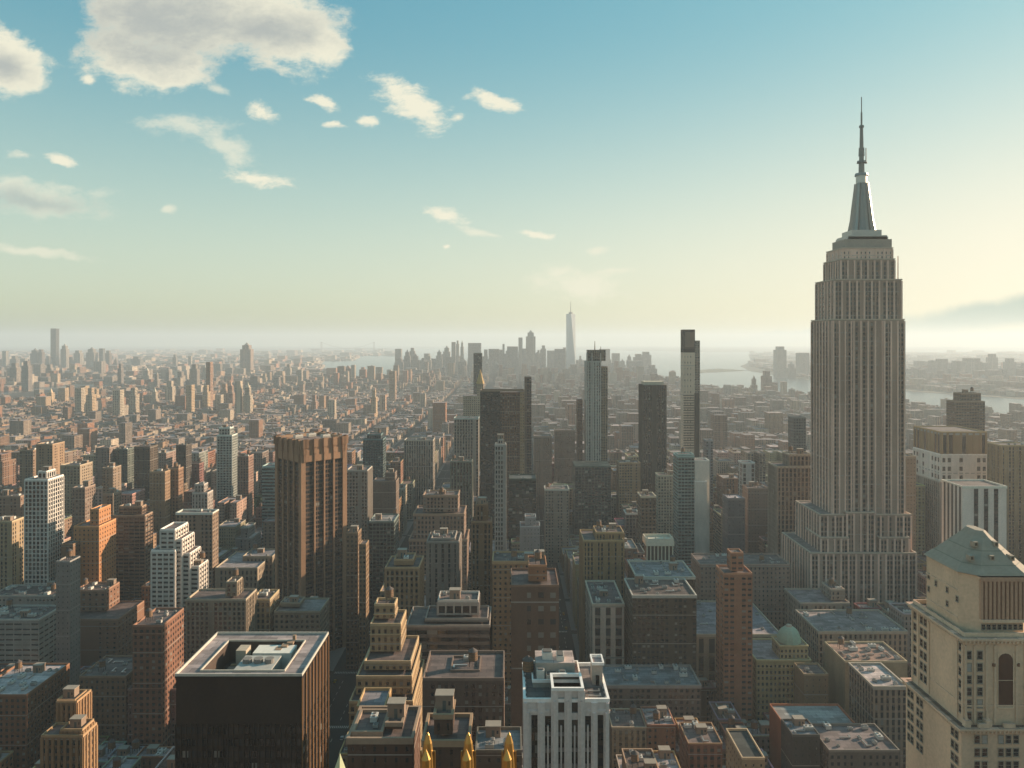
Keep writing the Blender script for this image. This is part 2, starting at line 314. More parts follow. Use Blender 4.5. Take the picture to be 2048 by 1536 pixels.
def H(name, label, cat, Y, D, tiers, yb, st, roof=(.16, .15, .14), n=2, tank=0.4, bulk=.5, cornice=None, relief=False, group=None, slope=None, belts=0):
    """a building measured from the photograph: tiers (px0, px1, py_top[, front setback, back setback[, style]])"""
    t0 = tiers[0]; xa, xb = X(t0[0], Y), X(t0[1], Y)
    root = thing(name, label, cat, ((xa + xb) / 2, Y + D / 2, 0), group)
    wb = MB(); prev = []
    for k, t in enumerate(tiers):
        rb, cb = MB(), MB()
        df, db = (t[3], t[4]) if len(t) > 4 else (0, 0); s_ = t[5] if len(t) > 5 else st
        y0, y1 = Y + df + .02 * k, Y + D - db - .02 * k
        x0, x1 = X(t[0], Y + df) + .02 * k, X(t[1], Y + df) - .02 * k; z1 = Z(t[2], Y + df)
        z0 = max([p[4] for p in prev if p[0] - .5 <= x0 and p[1] + .5 >= x1 and p[2] - .5 <= y0 and p[3] + .5 >= y1 and p[4] < z1] + [0])
        prev.append((x0, x1, y0, y1, z1))
        pr = min(1.1, (x1 - x0) * .1)
        wb.box(x0, x1, y0, y1, z0, z1 - pr, s_, False, .6)
        rb.face([(x0, y0, z1 - pr), (x1, y0, z1 - pr), (x1, y1, z1 - pr), (x0, y1, z1 - pr)], roof, None, 'r')
        cc = cornice or tuple(min(.8, v * 1.15) for v in s_['c'])
        e = .35 if cornice else .0
        cb.rim(x0 - e, x1 + e, y0 - e, y1 + e, z1 - pr, pr, .5 + e, cc)
        if cornice: cb.box(x0 - e, x1 + e, y0 - e, y0, z1 - pr - .8, z1 - pr, cc, None, 0, 'p', bottom=True)
        if relief:
            for (p, q, nx, ny) in (((x0, y0), (x1, y0), 0, -1), ((x1, y0), (x1, y1), 1, 0), ((x0, y1), (x0, y0), -1, 0)):
                ln = math.hypot(q[0] - p[0], q[1] - p[1]); nb = max(1, round(ln / s_['bay'])); pw = s_['bay'] * (1 - s_['fw']) * .38
                for i in range(0, nb + 1, relief if isinstance(relief, int) and relief > 1 else 1):
                    f_ = min(max(i / nb, pw / ln), 1 - pw / ln); cx_, cy_ = p[0] + (q[0] - p[0]) * f_, p[1] + (q[1] - p[1]) * f_
                    if ny: wb.box(cx_ - pw, cx_ + pw, cy_ - .4, cy_, z0, z1 - pr - .01, s_['c'], s_['c'], 0)
                    else: wb.box(min(cx_, cx_ + nx * .4), max(cx_, cx_ + nx * .4), cy_ - pw, cy_ + pw, z0, z1 - pr - .01, s_['c'], s_['c'], 0)
        if belts:
            z = z1 - pr - 4
            while z > max(z0, z1 - 60):
                cb.box(x0 - .25, x1 + .25, y0 - .25, y0, z, z + .5, cc, None, 0, 'p', bottom=True)
                cb.box(x1, x1 + .25, y0, y1, z, z + .5, cc, None, 0, 'p', bottom=True); z -= belts * s_['fl']
        RESERVED.append((x0 - 1, x1 + 1, y0 - 1, y1 + 1)); part('roof', rb, root); part('cornice' if cornice else 'parapet', cb, root)
    part('wall', wb, root)
    for k, p in enumerate(prev):                    # furniture only where no later tier stands on the roof
        if n and not any(q[0] < p[1] and q[1] > p[0] and q[2] < p[3] and q[3] > p[2] for q in prev[k + 1:]):
            ar = (p[1] - p[0]) * (p[3] - p[2]); n = max(n, min(14, int(ar / (70 if Y < 640 else 260)))) if n else 0
            clutter(root, p[0] + .6, p[1] - .6, p[2] + .6, p[3] - .6, p[4] - min(1.1, (p[1] - p[0]) * .1), n, tank, bulk)
    limit(min(p[0] for p in prev), max(p[1] for p in prev), Y, Y + D, yb)
    return root
# ------------------------------------------------------------------ measured buildings (name, label, category, Y, depth, tiers, visible bottom, style)
BR = (.27, .15, .10); TAN = (.36, .27, .18); GRY = (.30, .29, .27); WHT = (.58, .57, .53); DRK = (.09, .075, .06); BRN = (.19, .14, .10); GRN = (.10, .13, .12)
AT, OT, BB_ = 'apartment_tower', 'office_tower', 'brick_building'
# left side
H(AT, 'slender white gridded apartment tower at far left with a sunlit cream side', 'tower', 600, 21, [(49, 96, 958), (76, 93, 942, 3, 6)], 1150, S((.74, .77, .77), .72, .72, .9, 3.2, 3.3, .1), n=1, relief=True)
H(BB_, 'tall bright orange brick slab with a boxy penthouse, sunlit near its top', 'building', 602, 26, [(147, 198, 1052), (180, 198, 1018, 4, 4)], 1180, S((.50, .27, .14), .35, .35, .9, 3.6), n=1, tank=0)
H(BB_, 'dark wing stepped down against the orange brick slab', 'building', 592, 14, [(122, 146, 1088)], 1180, S((.22, .15, .10), .4, .45), n=1)
H(AT, 'brown balcony-banded apartment block beside the orange brick slab', 'apartment building', 650, 14, [(226, 290, 1030), (238, 284, 1012, 3, 3)], 1150, S((.29, .22, .17), .9, .42, .8, 4.2, 3.1), relief=True)
H(AT, 'tall brown slab with a pale flat cap, left one of a close pair', 'tower', 760, 12, [(299, 330, 943)], 1055, S((.31, .23, .16), .3, .4, .8), n=1)
H(AT, 'slim brown tower directly right of the tall flat-capped brown slab', 'tower', 775, 12, [(338, 357, 937)], 1030, S((.30, .20, .14), .4, .4, .8), n=1)
H('stepped_tower', 'white balconied tower stepping down like a staircase towards the right', 'tower', 520, 25, [(302, 350, 1100), (320, 350, 1058, 2, 2), (350, 364, 1078, 3, 2), (364, 380, 1106, 5, 2), (380, 398, 1132, 7, 2)], 1170, S((.78, .79, .78), .72, .45, .9, 4.2, 3.1), n=1, relief=True)
H(BB_, 'square brown block with a white cornice above the white stepped tower', 'building', 640, 13, [(352, 425, 1025)], 1140, S((.30, .24, .19), .45, .5, .85), cornice=(.6, .64, .62))
H(OT, 'grey stacked concrete building between the brown pair and the teal tower', 'building', 740, 14, [(384, 415, 985), (389, 408, 968, 2, 2)], 1020, S((.42, .41, .40), .4, .6, .7), n=1)
H(AT, 'tall teal glass-gridded apartment tower with a bright cream side', 'tower', 950, 19, [(434, 464, 870), (438, 460, 855, 3, 3)], 985, S((.52, .60, .60), .72, .6, .8, 3.4, 3.2), n=1, relief=True)
H('armory', 'wide low hall with a grey-blue roof beside the copper-brown ribbed tower', 'building', 640, 50, [(430, 515, 1135), (485, 545, 1112, 22, 4)], 1185, S((.34, .30, .24), .4, .6, .8, 3.4, 5), roof=(.33, .38, .40), n=3)
H(AT, 'flat-topped tan apartment block with a tight grid of dark windows', 'apartment building', 480, 20, [(372, 492, 1198), (452, 474, 1163, 5, 5)], 1262, S((.35, .31, .25), .58, .6, .9, 2.9, 3.0), relief=True)
H(BB_, 'tall dark brick block with a red sun-warmed side and cluttered roof', 'building', 430, 28, [(265, 325, 1250)], 1362, S((.25, .14, .10), .5, .45, .9), n=5, tank=1, belts=9)
H('stone_building', 'small ochre masonry block with tall top windows behind the black tower', 'building', 500, 20, [(502, 540, 1198)], 1250, S((.38, .31, .20), .5, .6, .8, 2.8, 3.6), n=2)
H('stone_building', 'low block with blue-grey rooftop machinery behind the black tower', 'building', 500, 26, [(548, 640, 1222), (560, 600, 1205, 8, 6)], 1255, S((.27, .24, .19), .5, .5), roof=(.24, .28, .28), n=6, tank=1)
H(BB_, 'broad reddish brown block with blank walls at the left of the frame', 'building', 560, 40, [(80, 236, 1238), (148, 212, 1180, 16, 4)], 1330, S((.29, .18, .13), .35, .35, .9, 5), n=5, tank=1)
H(OT, 'grey concrete office with horizontal slots at the left edge', 'building', 520, 28, [(-40, 78, 1238)], 1315, S((.40, .41, .40), .8, .3, .9, 6, 3.6), n=3)
H(OT, 'long grey block with a row of small windows under its roofline', 'building', 575, 25, [(-20, 108, 1190)], 1235, S((.38, .36, .34), .5, .3, .9, 3, 4.2), n=4, tank=1)
H(AT, 'narrow cream-edged tower cut by the left frame edge', 'tower', 620, 15, [(-25, 24, 1042)], 1135, S((.42, .35, .24), .5, .55, .7), n=1)
H(OT, 'plain grey narrow block right of the white gridded tower', 'building', 500, 12, [(112, 140, 1122)], 1185, S((.26, .26, .26), .15, .3), n=1)
H(BB_, 'dark brick block at the lower left with bright white roof patches', 'building', 430, 42, [(-60, 53, 1389)], 1500, S((.24, .13, .08), .45, .45, .9), roof=(.50, .55, .56), n=6, tank=1)
H(BB_, 'narrow brick tower at lower left with a striped sunlit flank', 'tower', 350, 12, [(113, 154, 1402), (113, 150, 1399, 1, 1)], 1536, S((.36, .24, .14), .35, .6, .6, 2.4, 3.4), n=1, tank=0, relief=True)
H(BB_, 'lower shoulder in front of the narrow lower-left brick tower', 'building', 338, 11.5, [(82, 166, 1470), (120, 165, 1458, 1, 1)], 1536, S((.36, .25, .15), .4, .6, .6, 2.6, 3.4), n=2, tank=0, relief=True)
H(BB_, 'purple-brown block left of the black tower with small square windows', 'building', 440, 26, [(255, 352, 1378)], 1480, S((.22, .15, .14), .3, .35, .9), n=4, tank=1)
H(BB_, 'brown block with a tan windowed flank below the reddish blank-walled block', 'building', 452, 30, [(158, 252, 1352)], 1470, S((.25, .18, .13), .4, .45, .9), n=4, tank=1)
for (a, b_, t_, Y, D, yb, c, lb) in [
    (120, 160, 930, 800, 24, 1010, (.36, .31, .24), 'beige block with a golden end wall among the towers left of centre'),
    (39, 66, 900, 900, 20, 955, (.27, .21, .16), 'brown slab near the left edge above the white gridded tower'),
    (72, 105, 888, 880, 24, 960, (.33, .25, .18), 'tan slab with an orange edge right of the brown slab near the left edge'),
    (144, 170, 975, 720, 18, 1022, (.26, .21, .18), 'small dark slab with a cream roofline behind the orange brick slab'),
    (191, 219, 895, 1000, 22, 930, (.26, .22, .20), 'grey-brown slab with a cream end, left of two dark towers'),
    (229, 255, 898, 1010, 18, 935, (.12, .15, .14), 'dark green glass block left of the near-black slab'),
    (268, 300, 893, 950, 22, 962, (.10, .085, .07), 'near-black slab left of the tall flat-capped brown slab'),
    (352, 372, 890, 1000, 18, 932, (.09, .085, .08), 'small black tower above the grey stacked concrete building'),
    (205, 226, 935, 850, 18, 985, (.29, .24, .19), 'brown tower with a cream flank in front of the dark green block'),
    (206, 226, 987, 740, 16, 1012, (.30, .24, .19), 'short tower with a broad cream flank above the brown balconied block'),
    (-10, 41, 992, 700, 18, 1042, (.27, .20, .16), 'brown block at the left edge left of the white gridded tower'),
    (475, 497, 912, 900, 18, 985, (.29, .20, .17), 'pinkish brown block right of the teal glass-gridded tower'),
    (166, 192, 910, 1050, 18, 945, (.40, .36, .28), 'pale cream block left of the grey-brown slab with cream end'),
]:
    H(AT, lb, 'apartment building', Y, D, [(a, b_, t_)], yb, S(c, .45, .45, .85, 3.4, 3.1), n=2)
H('glass_building', 'small teal glass block with blue bands left of the copper-brown tower', 'building', 800, 20, [(524, 552, 932)], 958, S((.30, .42, .44), 1, .5, .8), n=1)
# centre, middle distance
H(OT, 'grey office slab with a fine window grid right of the copper-brown tower', 'tower', 720, 25, [(692, 735, 940)], 1090, S((.36, .35, .33), .6, .6, .85, 2.8, 3.2), n=2, relief=True)
H(OT, 'blank dark-faced block with sunlit rooftop boxes behind the grey gridded slab', 'building', 800, 22, [(745, 792, 962), (770, 790, 945, 4, 4)], 1040, S((.17, .14, .12), .15, .3), n=5, tank=1)
H('glass_building', 'low teal glass block below the blank dark-faced block', 'building', 700, 30, [(738, 788, 1042)], 1145, S((.16, .22, .22), .8, .6, .7), roof=(.3, .36, .36), n=3)
H(BB_, 'thin old brick tower with a lit edge at the foot of the copper-brown tower', 'building', 575, 14, [(692, 716, 1065)], 1200, S((.22, .16, .11), .4, .5), n=1, tank=1)
H(BB_, 'second thin old brick tower just right of the copper-brown tower foot', 'building', 560, 12, [(718, 732, 1088)], 1200, S((.26, .19, .12), .4, .5), n=0)
H('stone_building', 'broad pinkish stone building with stepped crown and shadowed colonnade', 'building', 640, 34, [(818, 934, 1078), (827, 928, 1027, 1, 1), (846, 916, 990, 6, 6)], 1105, S((.30, .23, .19), .5, .5, .8, 3.0, 3.6), n=5, tank=1, cornice=(.33, .24, .18))
H(OT, 'tall plain grey tower with a narrow centre column of dark slots', 'tower', 540, 26, [(853, 918, 1082), (862, 910, 1076, 2, 2)], 1215, S((.29, .27, .25), .35, .75, .8, 4.4, 3.4), n=1, relief=True)
H(BB_, 'slim brown tower with a reddish cap and one sunlit edge', 'tower', 500, 12, [(943, 983, 1042), (952, 975, 1008, 2, 2)], 1230, S((.25, .17, .11), .5, .6, .6, 2.4, 3.3), roof=(.4, .2, .15), n=1, tank=0, relief=True)
H(OT, 'dark green ribbed tower left of the great dark slab', 'tower', 800, 14, [(901, 944, 922)], 1060, S((.16, .19, .17), .5, .8, .6, 3.2, 3.4), n=1, relief=True)
H('stone_building', 'pale columned building with a teal-edged top behind the dark ribbed tower', 'building', 1000, 22, [(908, 957, 836)], 925, S((.42, .39, .35), .5, .8, .8, 3.4, 4.0), cornice=(.42, .5, .5), n=1)
H('stone_building', 'pale ribbed block with a dark flat roof left of the pale columned building', 'building', 1100, 30, [(808, 866, 880)], 930, S((.36, .34, .30), .5, .85, .5, 3.6, 6), roof=(.08, .1, .1), n=1)
H('glass_building', 'small rounded dark teal block behind the grey gridded slab', 'building', 1000, 24, [(726, 766, 878), (734, 762, 868, 3, 3)], 925, S((.10, .17, .19), .8, .5, .6), n=1)
H(OT, 'slim pale grey tower with crossed bracing pattern in front of the great dark slab', 'tower', 640, 10, [(990, 1012, 888), (996, 1006, 878, 2, 3)], 1075, S((.42, .43, .43), .62, .62, .9, 2.1, 4.0), n=1, tank=0, relief=True)
H('glass_building', 'blunt dark green glass block right of the slim braced tower', 'building', 760, 26, [(1018, 1072, 957)], 1045, S((.045, .07, .06), .9, .7, .8), roof=(.1, .14, .14), n=2)
H('stone_building', 'blue-grey stepped block standing before the blunt dark green block', 'building', 690, 18, [(1040, 1080, 1052), (1050, 1072, 1034, 2, 2)], 1082, S((.33, .37, .41), .15, .3), n=1)
H(OT, 'thin dark tower with a square dark top right of the great dark slab', 'tower', 950, 12, [(1049, 1063, 754)], 1045, S((.17, .14, .12), .7, .5, .7), n=0)
H('glass_building', 'far dark glass tower rising behind the great dark slab', 'tower', 1600, 20, [(947, 964, 706)], 792, S((.10, .12, .11), .8, .7, .7), n=0)
H('stone_building', 'brown block in the haze right of the thin dark tower', 'building', 1120, 26, [(1068, 1104, 872)], 960, S((.27, .22, .18), .4, .4), n=2)
H('stone_building', 'taller brown block left of the spired glass tower', 'building', 1140, 26, [(1110, 1150, 860)], 960, S((.29, .23, .19), .4, .4), n=2)
H('stone_building', 'white-corniced block beside the right side of the avenue canyon', 'building', 850, 22, [(1090, 1138, 978)], 1050, S((.33, .29, .25), .5, .5), cornice=(.5, .5, .46), n=2)
H(BB_, 'tawny brick block left of the dark slotted tower', 'building', 950, 24, [(1238, 1281, 925)], 1000, S((.34, .25, .16), .5, .5), n=3)
H('stone_building', 'dark block with white arched top windows below the tawny block', 'building', 750, 16, [(1252, 1278, 1026)], 1068, S((.2, .2, .2), .6, .7, .8), cornice=(.5, .52, .52), n=1)
H(BB_, 'brown block with a cream top storey left of the cream glass tower', 'building', 720, 20, [(1282, 1312, 992)], 1070, S((.19, .14, .10), .5, .5), cornice=(.5, .45, .36), n=1)
H('glass_building', 'cream and green glass tower left of the white-sided glass tower', 'tower', 880, 18, [(1316, 1350, 950)], 1070, S((.42, .42, .35), .6, .5, .8), n=1)
H('glass_building', 'teal glass tower with a blank white slab side and notched top', 'tower', 800, 24, [(1356, 1389, 912), (1356, 1388, 908, 1, 8)], 1125, S((.30, .42, .42), .8, .5, .8), n=1)
H('glass_building', 'blank white slab fixed against the right of the teal glass tower', 'tower', 796, 22, [(1390, 1414, 962, 0, 0), (1389.5, 1419, 920, 5, 1)], 1125, S((.78, .78, .74), .0, .5, .8), n=0)
H(OT, 'thin dark-windowed tower in bluish haze right of the white slab', 'tower', 940, 14, [(1412, 1426, 880)], 960, S((.22, .25, .29), .6, .6), n=0)
H('stone_building', 'white-framed block in the haze left of the great spired tower', 'building', 900, 18, [(1485, 1510, 925)], 985, S((.48, .52, .54), .7, .8, .9, 5, 5), n=0)
H(BB_, 'blank brown block below the white-framed block', 'building', 800, 20, [(1496, 1537, 976)], 1030, S((.27, .21, .18), .2, .3), n=1)
H(OT, 'slate-dark block left of the blank brown block', 'building', 760, 20, [(1456, 1490, 996)], 1050, S((.17, .17, .19), .2, .3), roof=(.45, .5, .55), n=1)
H(OT, 'dark grey tower peeking from behind the great spired tower', 'tower', 920, 18, [(1587, 1612, 834)], 905, S((.19, .20, .20), .5, .5), n=0)
H('stone_building', 'pale pilastered building left of the great spired tower', 'building', 680, 24, [(1554, 1625, 932), (1578, 1625, 908, 4, 4)], 1065, S((.38, .33, .28), .55, .75, .7, 3.6, 4.2), n=1, cornice=(.4, .36, .3), relief=True)
# centre, near
H('stone_building', 'tan masonry block with sunlit chimneys left of the plain grey tower', 'building', 450, 24, [(770, 838, 1134), (788, 826, 1118, 4, 6)], 1250, S((.38, .27, .17), .5, .55, .7, 3.0, 3.5), n=4, tank=1, relief=2)
H(BB_, 'orange-brown brick block right of the slim capped tower', 'building', 470, 22, [(985, 1090, 1122)], 1205, S((.36, .23, .13), .4, .45), n=4, tank=1, cornice=(.42, .28, .16))
H(BB_, 'very dark brick block with a lit orange penthouse and few white windows', 'building', 400, 30, [(1022, 1118, 1170), (1057, 1094, 1130, 6, 6, S((.34, .18, .10), .3, .3))], 1330, S((.17, .11, .08), .42, .4, .9, 6, 7, .4), n=3, tank=1)
H(OT, 'wide office block with horizontal window bands and a white rooftop frame', 'building', 370, 26, [(812, 980, 1250), (850, 976, 1236, 4, 4), (875, 957, 1200, 8, 4, S((.46, .44, .42), .8, .6, .9, 4, 5))], 1385, S((.27, .24, .22), 1, .55, .8, 5, 3.5), n=3, tank=0, relief=True)
H('stepped_tower', 'tan wedding-cake building rising in setbacks beside the left avenue', 'building', 322, 42, [(698, 826, 1402), (712, 824, 1352, 6, .5), (728, 822, 1322, 12, 1), (740, 802, 1247, 22, 2), (748, 790, 1208, 28, 5)], 1500, S((.42, .33, .21), .42, .5, .8, 3.0, 3.4), n=1, tank=1, belts=6)
H('stone_building', 'low ochre pavilion roof in front of the tan wedding-cake building', 'building', 300, 16, [(713, 770, 1412)], 1436, S((.42, .30, .16), .45, .6), roof=(.26, .30, .33), n=0)
H(AT, 'dark brown apartment block with rows of tiny pale windows', 'apartment building', 292, 26, [(845, 1008, 1356), (900, 960, 1340, 8, 4)], 1480, S((.17, .13, .11), .45, .45, .8, 2.6, 3.0, .3), n=5, tank=1)
H(BB_, 'very dark stepped brick building at the bottom left of the gold pinnacles', 'building', 232, 20, [(695, 825, 1475), (705, 764, 1462, 3, 3), (772, 805, 1444, 5, 4)], 1536, S((.13, .08, .06), .25, .4, .8), n=3, tank=0, cornice=(.34, .26, .2))
H(BB_, 'very dark gabled brick building behind the first gold pinnacles', 'building', 222, 16, [(845, 938, 1480), (868, 905, 1428, 3, 4)], 1536, S((.12, .08, .06), .25, .4, .8), n=1, tank=0, cornice=(.34, .25, .17))
H('stone_building', 'teal-roofed low building between the gold pinnacles and the black-and-white tower', 'building', 262, 16, [(950, 1044, 1500)], 1536, S((.15, .14, .12), .3, .4), roof=(.25, .33, .35), n=2, tank=0)
H('stone_building', 'ornate tan tower with ribbed shaft right of the avenue canyon', 'tower', 560, 32, [(1167, 1248, 1080), (1192, 1248, 1064, 6, 6)], 1165, S((.42, .30, .17), .5, .6, .6, 2.4, 3.4), n=3, tank=1, relief=True)
H('stone_building', 'white-faced building with arched window bays under a flat grey roof', 'building', 500, 48, [(1185, 1248, 1207)], 1312, S((.76, .70, .62), .55, .7, .5, 6.4, 6.6, .05), roof=(.15, .14, .14), n=1, tank=0, cornice=(.56, .5, .42))
H(OT, 'dark office block with a pale rim and tiny glinting windows', 'building', 480, 34, [(1265, 1393, 1190)], 1325, S((.12, .10, .075), .6, .4, .8, 2.8, 3.6, .15), roof=(.1, .09, .08), n=4, tank=0, cornice=(.44, .43, .40))
H(OT, 'dark block with a pale rim and blue roof patch behind the dark office block', 'building', 522, 38, [(1273, 1390, 1153)], 1178, S((.12, .09, .065), .4, .4), roof=(.26, .32, .34), n=5, tank=1, cornice=(.5, .48, .42))
H(OT, 'wide low podium with a teal roof under the dark office block', 'building', 448, 28, [(1214, 1402, 1370)], 1400, S((.19, .16, .14), .5, .5), roof=(.22, .30, .32), n=3, tank=0, cornice=(.3, .28, .27))
H(BB_, 'slim red-brown brick tower with a small square top', 'tower', 462, 17, [(1447, 1505, 1146), (1462, 1487, 1105, 4, 4)], 1375, S((.36, .19, .12), .7, .4, .85, 3.2, 3.3), n=1, tank=0)
H(BB_, 'wide mauve-brown block behind the slim red-brown tower', 'building', 590, 30, [(1400, 1580, 1128)], 1265, S((.30, .23, .20), .3, .4, .9), n=5, tank=1)
H('stone_building', 'low hall with arched windows and a hazy blue-grey roof', 'building', 515, 66, [(1392, 1562, 1268)], 1350, S((.44, .37, .28), .5, .8, .8, 7, 12, 0), roof=(.33, .36, .40), n=5, tank=0, cornice=(.46, .40, .32))
H('stone_building', 'pale stone block with a round rooftop tank below the great spired tower', 'building', 548, 32, [(1600, 1700, 1205), (1662, 1690, 1178, 5, 10)], 1262, S((.38, .32, .27), .45, .55, .8, 3.2, 3.8), roof=(.34, .32, .32), n=4, tank=1)
H('stone_building', 'long pale stone block with a blue-white roof edge left of the green-roofed tower', 'building', 500, 40, [(1637, 1815, 1262)], 1312, S((.42, .34, .27), .45, .6, .7, 3.2, 4.0), roof=(.30, .31, .31), n=7, tank=1, cornice=(.42, .36, .30))
H('stone_building', 'oblique tan block with an ornate windowed flank and blank top wall', 'building', 455, 30, [(1690, 1815, 1322)], 1345, S((.46, .38, .26), .0, .5), roof=(.34, .27, .22), n=5, tank=1)
H('stone_building', 'pale building with a bright white roof beside the green-roofed tower', 'building', 412, 30, [(1747, 1815, 1372)], 1490, S((.38, .32, .26), .5, .7, .7, 3.2, 4.0), roof=(.56, .60, .60), n=3, tank=0, cornice=(.42, .38, .33))
H('stone_building', 'small square ochre building with a dark top below the cream dome building', 'building', 452, 16, [(1608, 1657, 1348)], 1395, S((.29, .22, .14), .1, .3), n=1, tank=0)
H(BB_, 'low red-sided building with a flat teal roof at the lower right', 'building', 400, 22, [(1567, 1712, 1447)], 1480, S((.34, .13, .07), .0, .4), roof=(.30, .38, .38), n=0, tank=0)
H('stone_building', 'little tan house-like block with a dark green roof at the bottom right', 'building', 330, 25, [(1484, 1530, 1515)], 1536, S((.46, .36, .25), .2, .3), roof=(.05, .07, .065), n=0, tank=0)
H(OT, 'dark grey box with a bright roof edge in front of the red-sided building', 'building', 378, 16, [(1585, 1640, 1469)], 1515, S((.09, .09, .085), .1, .3), roof=(.3, .38, .42), n=1, tank=0)
H('stone_building', 'long low building with a mechanical grey roof by the foot of the green-roofed tower', 'building', 372, 26, [(1658, 1800, 1500)], 1536, S((.2, .18, .16), .4, .5), roof=(.2, .2, .2), n=9, tank=0)
# right of the great tower
H(OT, 'brown slab close behind the right side of the great spired tower', 'tower', 700, 18, [(1800, 1832, 912)], 1100, S((.36, .29, .22), .2, .3), n=0)
H('stone_building', 'tall building with a brown ribbed crown over a white window grid', 'tower', 800, 55, [(1880, 1976, 963), (1881, 1975, 908, .1, .1, S((.85, .86, .84), .6, .5, .9, 5.8, 8)), (1882, 1974, 863, .2, .2, S((.38, .28, .16), .6, .9, .8, 7, 22))], 1100, S((.42, .36, .31), .5, .8, .8, 4, 4), n=0, relief=True)
H(OT, 'white tower with three dark vertical stripes above the green roof', 'tower', 560, 27, [(1925, 2013, 972)], 1080, S((.85, .86, .84), .0, .9, .8, 9, 60), n=0, cornice=(.62, .64, .6))
H(OT, 'dark brown notched tower standing against the river', 'tower', 900, 20, [(1912, 1970, 802), (1922, 1962, 786, 2, 2)], 862, S((.24, .20, .16), .8, .4, .8), n=1)
H(OT, 'tall golden-tan tower cut off by the right frame edge', 'tower', 740, 22, [(2003, 2110, 890)], 1100, S((.38, .31, .2), .5, .6, .6), n=1, relief=True)
H('glass_building', 'small pale blue block between the ribbed crown building and the right edge', 'building', 900, 16, [(1984, 2004, 896)], 960, S((.42, .48, .52), .5, .5), n=0)
